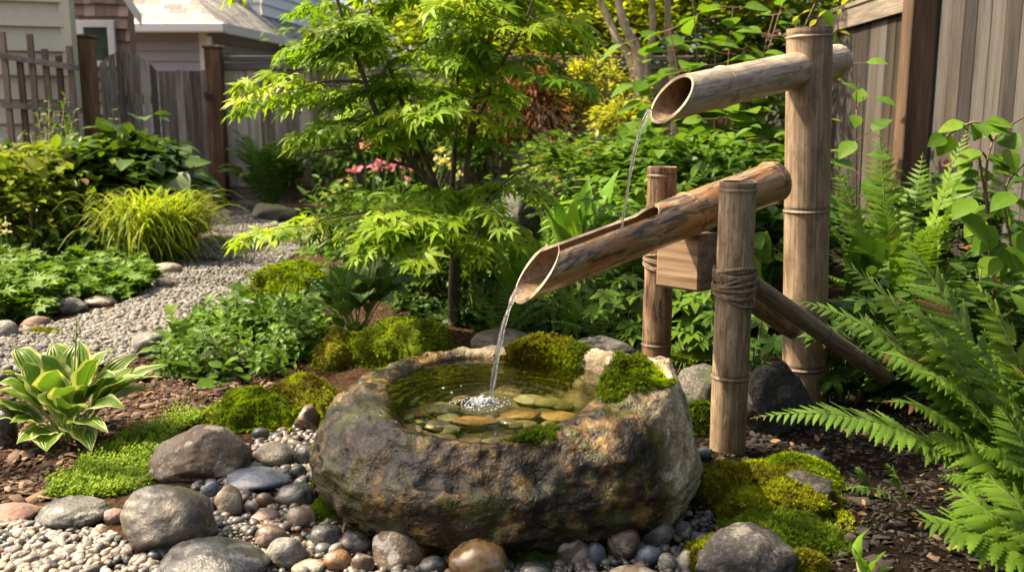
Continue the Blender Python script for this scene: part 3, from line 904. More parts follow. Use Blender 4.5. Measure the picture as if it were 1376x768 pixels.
# pebbles on the bottom of the basin
def sunk(px, py, w, h, mt, label, seed, group='pebbles lying in the basin'):
    d = ray(px, py); p = CAMP + d * ((.176 - CAM_H) / d[2]); k = mpp(p)
    V, F = rock_mesh(p, w * k * 1.3, h * k * 2.7, .024, seed, .4, rnd.uniform(-.3, .3), 3, 0, .22)
    MB().add(V, F).build('pebble', R[mt], origin=p, label=label, category='pebble', group=group)
for a in [(590, 507, 56, 22, 'sub', 'broad olive brown pebble under water by the far basin edge', 1), (573, 524, 40, 13, 'sub_pale', 'flat buff pebble breaking the water on the near side of the olive one', 2),
          (742, 522, 47, 20, 'sub_pale', 'large yellowish pebble under water on the far side of the pool', 3), (704, 508, 55, 18, 'sub', 'dull olive pebble under the moss at the back of the pool', 4),
          (740, 541, 34, 15, 'sub', 'greenish pebble just in front of the large yellowish one in the pool', 5), (700, 556, 46, 17, 'sub_orange', 'orange pebble under water near the front lip of the pool', 6),
          (772, 536, 32, 16, 'sub', 'brown green pebble against the mossy hump side of the pool', 7), (752, 560, 40, 15, 'sub_orange', 'rust coloured pebble under water beside the front orange one', 8),
          (712, 538, 34, 14, 'sub_pale', 'pale grey pebble in the middle of the pool', 9), (590, 549, 44, 16, 'sub_pale', 'pale olive pebble under water in front of the bubbles', 10),
          (560, 540, 30, 15, 'sub_orange', 'amber pebble in the shallow corner of the pool', 11), (640, 566, 50, 15, 'sub_orange', 'wide orange brown pebble closest to the front lip under water', 12),
          (655, 498, 40, 14, 'sub', 'dark olive pebble under water behind the falling stream', 13), (780, 515, 28, 12, 'sub', 'small brown pebble deep under the mossy back rim', 14)]:
    sunk(*a)
r = np.random.default_rng(77)
for i in range(46):
    a = r.uniform(0, 2 * pi); q_ = sqrt(r.random()) * .90
    c = np.array((WC[0] + q_ * .285 * cos(a), WC[1] + q_ * .33 * sin(a), .168 + .004 * 0 + .006 * (q_ > .7) + .004 * r.random())); s = r.uniform(.035, .085)
    V, F = rock_mesh(c, s, s * r.uniform(.6, .9), .018, 500 + i, .35, r.uniform(0, 3), 3)
    MB().add(V, F).build('pebble', R[('sub', 'sub_orange', 'sub_pale', 'sub', 'brown')[i % 5]], origin=c, label='small flat pebble among others on the bottom of the pool', category='pebble', group='small pebbles paving the pool bottom')

def water_material():
    t = NT('clear water')
    co = t.n('NewGeometry', None).outputs['Position']
    nm = t.bump(t.math('ADD', t.noise(co, 28, 2, .5, .6), t.math('MULTIPLY', t.noise(co, 9, 2), 1.2)), .16, .01)
    tr = t.n('BsdfTransparent', 0, None, Color=(.80, .83, .68))
    gl = t.n('BsdfGlossy', 0, None, Roughness=.03, Normal=nm)
    fr = t.n('Fresnel', 0, None, IOR=1.33, Normal=nm)
    return t.done(t.n('MixShader', 0, None, _0=t.math('ADD', t.math('MULTIPLY', fr, 1.1), .01), _1=tr, _2=gl))
M['water'] = water_material()
IMP = np.array((P(657, 546, 2.19)[0], 2.19))
rr = np.linspace(0, 1, 70); tw = np.linspace(0, 2 * pi, 140, endpoint=False)
RinW = 1 / np.sqrt((np.cos(tw) / .300) ** 2 + (np.sin(tw) / .350) ** 2) + .010 * np.sin(3 * tw + 1) + .006 * np.sin(7 * tw) + .006
gxw = WC[0] + rr[:, None] * RinW[None] * np.cos(tw); gyw = WC[1] + rr[:, None] * RinW[None] * np.sin(tw)
dist = np.hypot(gxw - IMP[0], gyw - IMP[1])
rip = .0030 * np.sin(dist * 2 * pi / .034) * np.exp(-dist / .11) + .0009 * np.sin(dist * 2 * pi / .055 + 1) * np.exp(-dist / .2)
wv = np.stack([gxw, gyw, WZ + rip], -1)
MB().add(wv.reshape(-1, 3), grid_faces(70, 140, True)[:, ::-1]).build('water', M['water'], kind='structure')

def stream_material():
    t = NT('falling water')
    co = t.co()
    nm = t.bump(t.noise(t.mapping(co, (1, 1, .25)), 150, 3, .6, .4), .5, .004)
    tr = t.n('BsdfTransparent', 0, None, Color=(.97, .98, .96))
    gl = t.n('BsdfGlossy', 0, None, Roughness=.05, Normal=nm)
    rf = t.n('BsdfRefraction', 0, None, Roughness=.02, IOR=1.25, Normal=nm)
    body = t.n('MixShader', 0, None, _0=.55, _1=tr, _2=rf)
    lw = t.n('LayerWeight', 0, None, Blend=.35, Normal=nm)
    return t.done(t.n('MixShader', 0, None, _0=t.math('ADD', t.math('MULTIPLY', lw, .45), .05), _1=body, _2=gl))
M['stream'] = stream_material()
def stream(a, b, sag, r0, r1, label, seed):
    mid = (np.asarray(a) + np.asarray(b)) / 2
    h = a[2] - b[2]
    n = 60; s = np.linspace(0, 1, n)[:, None]
    horiz = np.asarray(a) + (np.asarray(b) - np.asarray(a)) * s
    pts = horiz.copy(); pts[:, 2] = a[2] - h * (s[:, 0] * .18 + s[:, 0] ** 2 * .82)
    r = np.linspace(r0, r1, n) * (1 + .22 * np.sin(np.linspace(0, 9 + seed, n)) + .12 * np.sin(np.linspace(0, 31, n)))
    mb = MB(); tube(mb, pts, r, 12, True)
    off = np.stack([np.sin(np.linspace(0, 9, n)) * r0 * .8, np.cos(np.linspace(0, 7, n)) * r0 * .6, np.zeros(n)], -1)
    tube(mb, pts + off, r * .55, 8, True)
    return mb.build('water_stream', M['stream'], origin=np.asarray(b), label=label, category='water stream')
LIP2 = P(700, 389, 2.335)
LIP1 = P(875, 150, 2.56)
LAND1 = P(835, 306, 2.515)
stream(LIP2 + np.array((-.004, -.004, .006)), np.array((IMP[0], IMP[1], WZ - .005)), 0, .0062, .0055, 'clear water stream falling from the lower bamboo channel into the basin', 2)
stream(LIP1 + np.array((-.002, 0, .006)), LAND1, 0, .0055, .0036, 'thin water stream pouring from the upper bamboo spout into the channel', 4)

# bubbles where the water lands
def foam_material():
    t = NT('foam')
    gl = t.principled((.75, .80, .84), .08, Specular_IOR_Level=.8, Transmission_Weight=.35)
    return t.done(gl)
mb = MB()
V, F = ICO[2]
for _ in range(420):
    a = rnd.uniform(0, 2 * pi); d = abs(rnd.gauss(0, .030)); s = max(.0009, rnd.gauss(.0021, .0011)) * (1.25 - d * 9 if d < .09 else .5)
    c = np.array((IMP[0] - .015 + d * cos(a) * 1.25, IMP[1] + d * sin(a) * 1.1, WZ + s * .3 + max(0, rnd.gauss(.002, .004)) * (d < .03)))
    mb.add(V * abs(s) + c, F)
for px, py in ((596, 521), (607, 527), (605, 540), (678, 541), (683, 538), (620, 518)):
    d = ray(px, py); c = CAMP + d * ((WZ - CAM_H) / d[2])
    mb.add(V * rnd.uniform(.002, .0045) * (1, 1, .6) + c, F)
mb.build('splash_bubbles', foam_material(), kind='stuff', label='cluster of white bubbles where the water lands in the basin', category='bubbles')

# ---------------------------------------------------------------- bamboo
def bamboo_material(name, c1, c2, c3, dirt=.4, wet=0.0, blotch=None, rough=.55):
    t = NT(name)
    u, v, k, _ = t.lp()
    g = t.n('CombineXYZ', 0, None, X=t.math('MULTIPLY', t.math('COSINE', t.math('MULTIPLY', u, 2 * pi)), 1.0), Y=t.math('SINE', t.math('MULTIPLY', u, 2 * pi)), Z=v)
    r = t.math('MULTIPLY', t.rand(), 30.0)
    g = t.n('VectorMath', 0, {'operation': 'ADD'}, _0=g, _1=t.n('CombineXYZ', 0, None, X=0.0, Y=0.0, Z=r))
    streak = t.noise(t.mapping(g, (9, 9, 2.2)), 2.2, 6, .65, .3)
    fibre = t.noise(t.mapping(g, (40, 40, 1.6)), 2.5, 4, .6)
    patch = t.noise(t.mapping(g, (1.3, 1.3, 6)), 1.6, 5, .6, .6)
    f = t.math('ADD', t.math('MULTIPLY', streak, .5), t.math('MULTIPLY', patch, .5))
    c = t.ramp(f, [(.40, c1), (.5, c2), (.60, c3)])
    c = t.mix(t.math('MULTIPLY', t.ramp(fibre, [(.38, 1.0), (.5, .0)]), .35), c, tuple(q * .45 for q in c1))
    spots = t.noise(t.mapping(g, (2.4, 2.4, 12)), 3.2, 5, .7, .5)
    c = t.mix(t.math('MULTIPLY', t.ramp(spots, [(.54, .0), (.63, 1.0)]), dirt), c, (.035, .025, .018))
    c = t.mix(t.math('MULTIPLY', t.ramp(t.noise(t.mapping(g, (5, 5, 1.1)), 1.8, 4, .6), [(.52, .0), (.62, 1.0)]), .5), c, tuple(q * .55 for q in c1))
    if blotch:
        b = t.ramp(t.noise(t.mapping(g, (1.0, 1.0, 4)), 1.8, 5, .6, .6), [(.42, .0), (.54, 1.0)])
        c = t.mix(t.math('MULTIPLY', b, .85), c, blotch)
        c = t.mix(t.math('MULTIPLY', t.ramp(t.noise(t.mapping(g, (1.2, 1.2, 4.5)), 2.0, 6, .66, .5), [(.53, .0), (.60, 1.0)]), .9), c, (.022, .017, .012))
    # k carries how close a node ring is (0 far, 1 on it)
    c = t.mix(t.math('MULTIPLY', k, .85), c, (.035, .024, .016))
    h = t.math('ADD', t.math('MULTIPLY', fibre, .7), t.math('MULTIPLY', streak, .5))
    rg = t.ramp(patch, [(.35, rough - .12), (.65, rough + .15)])
    return t.done(t.principled(c, rg, t.bump(h, .22, .004), Specular_IOR_Level=.45, Coat_Weight=wet, Coat_Roughness=.15))
M['bamboo_tall'] = bamboo_material('weathered tall bamboo', (0.133, 0.090, 0.055), (0.242, 0.176, 0.113), (0.335, 0.261, 0.183), .35)
M['bamboo_spout'] = bamboo_material('silvery bamboo', (0.181, 0.142, 0.099), (0.361, 0.297, 0.215), (0.533, 0.464, 0.370), .45, rough=.36)
M['bamboo_low'] = bamboo_material('stained wet bamboo', (0.144, 0.081, 0.036), (0.306, 0.207, 0.113), (0.450, 0.351, 0.234), .6, .6, (.26, .115, .026), .32)
M['bamboo_post'] = bamboo_material('brown stained bamboo', (0.099, 0.059, 0.032), (0.234, 0.158, 0.095), (0.342, 0.252, 0.167), .75, 0, (.15, .075, .035), .6)
M['bamboo_front'] = bamboo_material('greyish cracked bamboo', (0.123, 0.086, 0.053), (0.254, 0.189, 0.123), (0.361, 0.283, 0.201), .6)
M['bamboo_brace'] = bamboo_material('thin bamboo', (0.093, 0.064, 0.043), (0.204, 0.149, 0.106), (0.289, 0.230, 0.170), .55)
M['pith'] = plain('bamboo cut face', (.36, .29, .21), .8, .3, 90, .3)
M['hollow'] = plain('bamboo hollow', (.17, .11, .065), .7, .4, 60, .4)

def bamboo_tube(name, A, B, r0, r1, nodes, mat, parent, wall=.16, cutA=0.0, cutB=0.0, slot=None, up=(0, 0, 1), bow=0.0, openA=True, openB=True, seg=56, rows=110, inmat='hollow', rim=None):
    """a culm from A to B. cutA/cutB: axial reach of the slanting cut (bottom side longer); slot: (t0, t1, half angle) sawn open along the top"""
    A = np.asarray(A, float); B = np.asarray(B, float)
    ax = nrm(B - A); Ln = np.linalg.norm(B - A)
    side = nrm(np.cross(ax, up)); top = np.cross(side, ax)
    t = np.linspace(0, 1, rows)
    for nd in nodes:                                        # rows crowd round every node ring
        t = np.concatenate([t, nd + np.array((-.016, -.010, -.006, -.003, 0, .003, .006, .010, .016)) / Ln])
    if slot:
        t = np.concatenate([t, np.linspace(slot[1] - .03, slot[1] + .03, 15)])
    t = np.unique(np.clip(t, 0, 1)); n = len(t)
    rad = r0 + (r1 - r0) * t
    near = np.zeros(n)
    for nd in nodes:
        x = (t - nd) * Ln
        rad = rad * (1 + .055 * np.exp(-(x / .0036) ** 2) - .040 * np.exp(-((x - .008) / .0035) ** 2) + .018 * np.exp(-(x / .02) ** 2))
        near = np.maximum(near, np.exp(-((x - .006) / .004) ** 2))
    rim = wall if rim is None else rim
    po = np.full(n, .0008)
    if slot:
        w = np.clip((t - slot[0]) / .004 + .5, 0, 1) * np.clip((slot[1] - t) / .035, 0, 1) ** .5
        po = np.maximum(po, slot[2] * w)
    m = seg
    fr = np.linspace(0, 1, m)
    phi = po[:, None] + (2 * pi - 2 * po[:, None]) * fr[None]          # angle from the top
    wob = 1 + .012 * np.sin(2 * phi + 1.3) + .006 * vnoise(np.stack([np.cos(phi) * 2, np.sin(phi) * 2, np.broadcast_to(t[:, None] * Ln * 9, phi.shape)], -1), 3)
    def place(rf):
        r = rad[:, None] * rf * (wob if rf > .9 else 1)
        c = np.cos(phi); s = np.sin(phi)
        g = t[:, None] * Ln + np.where(t[:, None] < .5, cutA * (1 + c) / 2 * (1 - t[:, None] * 2) ** 3, -cutB * (1 + c) / 2 * (t[:, None] * 2 - 1) ** 3)
        bw = bow * np.sin(pi * t)[:, None]
        return A + g[..., None] * ax + (r * c + bw)[..., None] * top + (r * s)[..., None] * side
    Vo, Vi = place(1.0), place(1 - wall)
    lo = np.zeros((n, m, 3)); lo[..., 0] = phi / (2 * pi); lo[..., 1] = t[:, None] * Ln; lo[..., 2] = near[:, None]
    mb = MB()
    mb.add(Vo.reshape(-1, 3), grid_faces(n, m), lo.reshape(-1, 3), 0)
    li = lo.copy(); li[..., 2] = .0
    mb.add(Vi.reshape(-1, 3), grid_faces(n, m)[:, ::-1], li.reshape(-1, 3), 1)
    for rowi, fl in ((0, False), (n - 1, True)):                     # cut faces at both ends
        V2 = np.concatenate([Vo[rowi], Vi[rowi]]); f = grid_faces(2, m)
        mb.add(V2, f[:, ::-1] if not fl else f, None, 2)
    for coli, fl in ((0, False), (m - 1, True)):                    # sawn edges along the slot
        V2 = np.concatenate([Vo[:, coli], Vi[:, coli]]); f = grid_faces(2, n)
        mb.add(V2, f if not fl else f[:, ::-1], None, 2)
    # diaphragms inside
    dia = list(nodes)
    if not openA: dia.append(.012 / Ln)
    if not openB: dia.append(1 - .012 / Ln)
    for nd in dia:
        a = np.linspace(0, 2 * pi, 32, endpoint=False)
        if slot and slot[0] < nd < slot[1] - .02:
            continue
        r = (r0 + (r1 - r0) * nd) * (1 - wall * .5)
        c = A + ax * Ln * nd + top * bow * sin(pi * nd)
        ring = c + r * (np.cos(a)[:, None] * top + np.sin(a)[:, None] * side)
        mb.add(np.vstack([ring, c]), np.stack([np.full(32, 32), np.arange(32), (np.arange(32) + 1) % 32], -1), None, 2 if nd in (dia[-1],) and not (openA and openB) else 1)
    return mb.build(name, [M[mat], M[inmat], M['pith']], parent)

# tall post
p0, p1 = P(1080, 545, 3.15), P(1088, 38, 3.12)
p0 = p0 + (p0 - p1) * .05
LT = np.linalg.norm(p1 - p0)
def t_at(py, y0=545 + 25, y1=38):
    return (y0 - py) / (y0 - y1)
POST_R = .0735
tall = thing('bamboo_post', 'tall thick bamboo post that carries the upper spout through its top', 'post', p0)
bamboo_tube('culm', p0, p1, POST_R * 1.02, POST_R * .99, [t_at(487), t_at(272), t_at(49)], 'bamboo_tall', tall, .14, openB=False)
V, F = ICO[2]
for px, py in ((1089, 85), (1108, 83), (1110, 49)):
    c = P(px, py, 3.15 - POST_R * .94); MB().add(V * (.004, .002, .004) + c, F).build('peg_hole', M['hollow'], tall)
a = np.linspace(0, 2 * pi, 40)
c = p0 + (p1 - p0) * t_at(488); mb = MB(); tube(mb, np.stack([c[0] + .077 * np.cos(a), c[1] + .077 * np.sin(a), np.full(40, c[2]) + .006 * np.cos(a - 1)], -1), .0022, 6, False); tube(mb, curve_pts([c + (.075, -.02, .0), c + (.093, -.03, .016), c + (.085, -.02, .045)], 10), .0018, 5); mb.build('wire_tie', M['metal'], tall)

# upper spout through the tall post
s1 = P(1121, 80, 3.36); c1 = P(1086, 91, 3.14)
tip = P(896, 134, 2.60)
d1 = nrm(tip - c1)
spA = tip + d1 * .045; spB = c1 - d1 * .20
SPOUT_R = .058
sp = thing('bamboo_spout', 'upper silvery bamboo spout with slanted open end running through the tall post', 'spout', spB)
Ls = np.linalg.norm(spB - spA)
bamboo_tube('culm', spA, spB, SPOUT_R, SPOUT_R * .97, [.30, .955], 'bamboo_spout', sp, .13, cutA=.135, openB=False, inmat='hollow')

# lower tipping channel
q0, q1 = P(703, 372, 2.36), P(1036, 246, 2.94)
d2 = nrm(q1 - q0)
qA = q0 - d2 * .03; qB = q1 + d2 * .02
low = thing('bamboo_channel', 'lower stained bamboo tube sawn open along its top and tipping towards the basin', 'bamboo tube', qA)
bamboo_tube('culm', qA, qB, .062, .0645, [.615, .975], 'bamboo_low', low, .13, cutA=.15, slot=(.0, .50, radians(47)), openB=False, up=(0.0, .10, 1), rows=150)
# a thin film of water in the channel
cc = qA + d2 * np.linspace(.06, np.linalg.norm(qB - qA) * .48, 30)[:, None]
sd = nrm(np.cross(d2, (0, 0, 1.0)))
mb = MB(); fv = np.stack([cc + sd * o + np.array((0, 0, -.030)) for o in (-.038, -.02, 0, .02, .038)], 1)
mb.add(fv.reshape(-1, 3), grid_faces(30, 5)); mb.build('water_film', M['water'], low)

# short posts
def short_post(label, top, bot, Yt, Yb, r, nodes, mat, crack=False):
    a, b = P(*bot, Yb), P(*top, Yt)
    a = a + (a - b) * .10
    t = thing('bamboo_post', label, 'post', a)
    bamboo_tube('culm', a, b, r * 1.03, r, nodes, mat, t, .16, openB=False)
    return t, a, b
fp, fa, fb = short_post('short front bamboo post lashed with rope beside the crossbeam', (992, 244), (977, 608), 2.60, 2.62, .0515, [.36, .975], 'bamboo_front')
rp, ra, rb = short_post('short rear bamboo post standing behind the lower channel', (890, 224), (880, 530), 2.97, 2.97, .0455, [.30, .965], 'bamboo_post')
def along(A, B, py, pyt, pyb):
    return A + (B - A) * (pyb - py) / (pyb - pyt)
# long drying crack and a knot on the front post
mb = MB(); cr = [P(1009 - i * 1.1, 262 + i * 22, 2.62 - .048 + .002 * (i % 3)) for i in range(15)]
cr = [P(1008.5 - (262 + i * 22 - 262) * 15 / 346, 262 + i * 22, 2.575) + np.array((0, 0, 0)) for i in range(15)]
tube(mb, np.array(cr), np.concatenate([[.0005], np.full(13, .0012), [.0005]]), 5); mb.build('crack', M['hollow'], fp)
V, F = ICO[2]; mb = MB(); mb.add(V * (.011, .006, .010) + P(1008, 252, 2.585), F); mb.build('knot', M['hollow'], fp)

# hemp lashings
def rope_material():
    t = NT('hemp rope'); u, v, k, _ = t.lp()
    w = t.math('SINE', t.math('ADD', t.math('MULTIPLY', v, 900.0), t.math('MULTIPLY', u, 2 * pi * 2)))
    c = t.ramp(t.math('ADD', t.math('MULTIPLY', w, .2), t.noise(t.co(), 60, 3)), [(.3, (.07, .05, .03)), (.55, (.21, .155, .105)), (.8, (.36, .28, .20))])
    return t.done(t.principled(c, .9, t.bump(w, .6, .002)))
M['rope'] = rope_material()
def lashing(A, B, c, r, turns, spread, parent, seed, rr=.0042, tail=True):
    r_ = random.Random(seed); ax = nrm(np.asarray(B) - np.asarray(A)); sx = nrm(np.cross(ax, (0, 1, 0))); sy = np.cross(ax, sx)
    mb = MB()
    for i in range(turns):
        a = np.linspace(0, 2 * pi, 50); z0 = (i / max(1, turns - 1) - .5) * spread + r_.uniform(-.004, .004)
        tl = r_.uniform(-.22, .22) if i % 3 else r_.uniform(-.6, .6); ph = r_.uniform(0, 6)
        R_ = r + rr * (.7 + .5 * r_.random())
        p = c + R_ * np.cos(a)[:, None] * sx + R_ * np.sin(a)[:, None] * sy + (z0 + tl * R_ * np.cos(a - ph))[:, None] * ax
        tube(mb, p, rr * r_.uniform(.75, 1.1), 7, False)
    if tail:
        for k in range(4):
            s = c + sx * (-r * .9 + .02 * k) - sy * r * .8 + ax * r_.uniform(-.01, .02)
            e = s + np.array((r_.uniform(-.04, .03), -.015, r_.uniform(-.06, -.02)))
            tube(mb, bez(s, (s + e) / 2 + np.array((-.015, -.02, .015)), e, 12), rr * .6, 6)
    return mb.build('rope_lashing', M['rope'], parent)
cl = along(fa, fb, 374, 244, 608 + 34)
lashing(fa, fb, along(fa, fb, 372, 244, 644), .0525, 15, .078, fp, 4, .0054)
lashing(ra, rb, along(ra, rb, 345, 224, 560), .046, 6, .035, rp, 5, .0036, False)

# wooden crossbeam between the short posts
beam_l = P(884, 352, 2.86); 
ang_b = math.atan2(-.20, .19)
mb = MB()
bx0 = np.array(P(932, 350, 2.80))
dirb = nrm(np.array((P(965, 345, 2.70) - P(880, 345, 2.86)) * (1, 1, 0)))
Rb = np.array([[dirb[0], -dirb[1], 0], [dirb[1], dirb[0], 0], [0, 0, 1]])
wb = thing('crossbeam', 'square sawn wood crossbeam block joining the two short bamboo posts', 'wood block', bx0)
M['beam'] = wood_mat('sawn beam', (.07, .042, .026), (.21, .14, .088), (.36, .27, .185), axis='x', rough=.7, stain=(.045, .03, .018), sc=.8)
box(mb, (-.098, -.06, -.084), (.062, .06, .084), 0, .5, None, bx0, .008)
wb.rotation_euler.z = math.atan2(dirb[1], dirb[0])
mb.build('block', M['beam'], wb, smooth=False)

# diagonal braces
b1a, b1b = P(988, 366, 2.69), P(1172, 494, 2.98)
br = thing('bamboo_brace', 'thin diagonal bamboo brace leaning from the front post to the soil by the ferns', 'brace', b1b)
bamboo_tube('culm', b1b + (b1b - b1a) * .12, b1a, .027, .029, [.20, .44, .90], 'bamboo_brace', br, .2, openB=False, seg=32, rows=50)
b2a, b2b = P(1003, 400, 2.98), P(1150, 500, 3.32)
br = thing('bamboo_brace', 'shorter dark bamboo brace half hidden behind the thin diagonal one', 'brace', b2b)
bamboo_tube('culm', b2b + (b2b - b2a) * .12, b2a, .033, .033, [.3, .7], 'bamboo_post', br, .2, openB=False, seg=32, rows=40)
mb = MB(); V, F = ICO[3]
c = P(999, 371, 2.66); o = mb.add(V * (.020, .022, .024) * (1 + .08 * fbm(V, 2, 2, 1))[:, None] + c, F).build('peg', M['bamboo_brace'], fp)

# ---------------------------------------------------------------- stones round the basin
ST = [
 ((203, 566, 341, 657), 'tan', 'big angular tan boulder with brown wet side beside the moss carpet', dict(ang=.75, name='boulder', cat='boulder')),
 ((163, 652, 289, 750), 'speckled', 'large smooth heart shaped cobble mottled brown and grey', dict(ang=.4, lump=.2)),
 ((50, 666, 146, 714), 'grey', 'flat oval grey stone at the edge of the pea gravel', {}),
 ((-30, 672, 54, 706), 'red', 'flat reddish brown slab stone at the edge of the frame above the pea gravel', dict(ang=.5)),
 ((211, 723, 362, 800), 'dark', 'broad dark grey wet cobble cut off by the bottom of the frame', {}),
 ((139, 682, 169, 706), 'pink', 'small pinkish pebble beside the flat oval grey stone', {}),
 ((303, 627, 393, 662), 'blue', 'flat slate grey stone touching the tan boulder', {}),
 ((272, 645, 298, 676), 'blue', 'upright blue grey pebble between the tan boulder and the beige one', {}),
 ((258, 667, 291, 695), 'blue', 'blue grey pebble lying against the heart shaped cobble', {}),
 ((281, 691, 308, 708), 'dark', 'small dark oval pebble under the beige angular one', {}),
 ((289, 650, 327, 700), 'beige', 'beige angular pebble standing among blue grey ones', dict(ang=.6)),
 ((322, 604, 342, 628), 'blue', 'small grey pebble leaning on the end of the tan boulder', {}),
 ((326, 672, 348, 690), 'brown', 'small brown pebble near the beige angular one', {}),
 ((339, 593, 398, 630), 'beige', 'oval tan cobble with dark blotches above the flat slate one', {}),
 ((396, 595, 432, 630), 'dark', 'smooth dark grey cobble touching the basin side', {}),
 ((396, 544, 429, 588), 'brown', 'upright blocky brown stone wedged between moss and basin', dict(ang=.8)),
 ((388, 623, 413, 648), 'dark', 'small dark stone beside the flat slate grey one', {}),
 ((370, 647, 425, 685), 'dark', 'dark rounded cobble with fine speckles left of the little moss clump', {}),
 ((412, 626, 442, 650), 'grey', 'small rounded grey cobble tucked under the basin', {}),
 ((424, 645, 458, 678), 'brown', 'warm brown cobble between two clumps of moss', {}),
 ((383, 680, 425, 710), 'brown', 'flat grey brown cobble below the dark speckled one', {}),
 ((415, 703, 460, 743), 'dark', 'egg shaped dark grey wet cobble', {}),
 ((358, 720, 412, 768), 'light', 'pale grey cobble with black blotches at the front', {}),
 ((433, 738, 473, 770), 'rust', 'shiny orange brown cobble by the mottled tan rock', {}),
 ((343, 703, 388, 740), 'brown', 'dull brown cobble above the pale blotched one', dict(ang=.3)),
 ((338, 683, 377, 706), 'rust', 'rusty red brown cobble beside the dark speckled stone', {}),
 ((343, 661, 369, 687), 'rust', 'small orange brown pebble under the flat slate stone', {}),
 ((392, 750, 437, 775), 'beige', 'tan cobble cut by the bottom of the frame near the pale blotched one', {}),
 ((460, 683, 496, 716), 'dark', 'glossy bluish black cobble under the basin overhang', {}),
 ((448, 712, 500, 746), 'dark', 'wet black cobble just behind the mottled tan rock', {}),
 ((499, 704, 582, 772), 'warm', 'rough tan rock mottled with white patches in front of the basin', dict(ang=.75)),
 ((602, 724, 684, 790), 'ochre', 'smooth wet ochre cobble in front of the basin', {}),
 ((582, 727, 612, 750), 'dark', 'small black wet pebble between the mottled rock and the ochre cobble', {}),
 ((562, 746, 602, 776), 'dark', 'dark greenish stone at the bottom between the mottled rock and the ochre cobble', {}),
 ((740, 707, 795, 768), 'brown', 'rounded brown speckled cobble beside the front moss tuft', {}),
 ((788, 728, 815, 765), 'blue', 'blue grey pebble between the brown speckled cobble and the taupe one', {}),
 ((814, 705, 860, 760), 'brown', 'upright taupe cobble with grey patches', {}),
 ((848, 689, 907, 740), 'light', 'pale grey beige cobble leaning towards the basin', dict(ang=.4)),
 ((855, 731, 889, 763), 'blue', 'bluish round pebble in front of the pale beige cobble', {}),
 ((884, 742, 910, 772), 'grey', 'small grey pebble at the bottom beside the bluish round one', {}),
 ((903, 699, 930, 730), 'grey', 'round grey pebble near the mossy rock', {}),
 ((889, 677, 919, 704), 'dark', 'dark round pebble under the pale lobe of the basin', {}),
 ((905, 663, 926, 688), 'dark', 'small dark pebble high against the pale lobe of the basin', {}),
 ((907, 739, 943, 772), 'light', 'light grey pebble at the bottom beside the mossy slab', {}),
 ((870, 689, 892, 705), 'brown', 'tiny brown pebble behind the pale beige cobble', {}),
 ((694, 753, 742, 785), 'dark', 'dark green grey cobble at the bottom below the moss tuft', {}),
 ((931, 715, 955, 741), 'blue', 'small dark blue pebble against the mossy slab', {}),
 ((818, 759, 887, 785), 'beige', 'flat tan stone cut by the bottom of the frame under the taupe cobble', {}),
 ((800, 700, 822, 722), 'dark', 'small dark stone in the gap behind the taupe cobble', {}),
 ((935, 600, 956, 622), 'blue', 'small grey pebble between the pale lobe of the basin and the front post', {}),
 ((470, 742, 503, 775), 'brown', 'dark reddish stone between the orange cobble and the mottled rock', dict(ang=.5)),
 ((705, 735, 745, 760), 'brown', 'brown stone half covered by the front moss tuft', {}),
]
for bx_, mt, lb, kw in ST:
    stone(bx_, mt, lb, **kw)
# rocks further back and to the side
BK = [
 ((985, 480, 1092, 606), 'slate', 'big rough grey boulder behind the front bamboo post', dict(ang=.9, d=.7)),
 ((903, 488, 985, 566), 'mossy', 'mossy dark rock between the basin and the front bamboo post', dict(ang=.8)),
 ((1030, 634, 1118, 694), 'slate', 'dark grey rock sticking out of the moss near the ferns', dict(ang=.85)),
 ((930, 705, 1078, 800), 'slate', 'dark slab rock at the bottom of the frame with moss on its edge', dict(ang=.8)),
 ((760, 452, 864, 512), 'slate', 'flat grey rock behind the basin rim between two moss cushions', dict(ang=.8)),
 ((632, 439, 722, 476), 'beige', 'smooth tan rock rising behind the far rim of the basin', {}),
 ((648, 250, 728, 384), 'slate', 'dark weathered boulder among the plants right of the maple trunk', dict(ang=.7, d=.9, sub=5)),
 ((337, 272, 402, 304), 'mossy', 'low brown boulder at the bend of the path under the fern', dict(ang=.6)),
 ((388, 304, 432, 334), 'beige', 'pale tan rock at the path edge under the maple', dict(ang=.6)),
 ((412, 316, 458, 346), 'beige', 'cream coloured broken rock beside the pale tan one', dict(ang=.8)),
 ((372, 298, 396, 318), 'grey', 'small grey stone at the path edge beyond the pale tan rock', {}),
 ((71, 399, 117, 427), 'grey', 'smooth grey oval stone on the far path edge', {}),
 ((113, 396, 158, 415), 'brown', 'flat brownish stone beside the grey oval one on the path edge', {}),
 ((-14, 430, 24, 462), 'light', 'pale round stone at the far path edge cut by the frame', {}),
 ((28, 424, 68, 446), 'red', 'flat pinkish brown stone below the leafy ground cover', dict(ang=.5)),
 ((164, 326, 208, 348), 'light', 'white angular rock between the golden grass and the ground cover', dict(ang=.8)),
 ((176, 446, 222, 484), 'grey', 'half buried grey rock on the near path edge', dict(ang=.4)),
 ((-16, 548, 24, 612), 'dark', 'dark smooth stone behind the variegated hosta', {}),
 ((198, 372, 236, 392), 'brown', 'tan edging stone at the end of the leafy ground cover', {}),
 ((206, 352, 246, 372), 'beige', 'buff edging stone under the golden grass', {}),
 ((296, 282, 316, 292), 'grey', 'tiny grey rock at the foot of the reddish gate post', {}),
 ((1078, 604, 1106, 616), 'blue', 'flat blue grey chip lying on the dark soil', {}),
 ((850, 455, 905, 492), 'mossy', 'rounded mossy rock at the foot of the rear bamboo post', {}),
 ((568, 560, 604, 576), 'red', 'EXCLUDE', {}),
]
for bx_, mt, lb, kw in BK:
    if lb != 'EXCLUDE':
        stone(bx_, mt, lb, **{**dict(name='rock', cat='rock', group='rocks about the garden beds'), **kw})
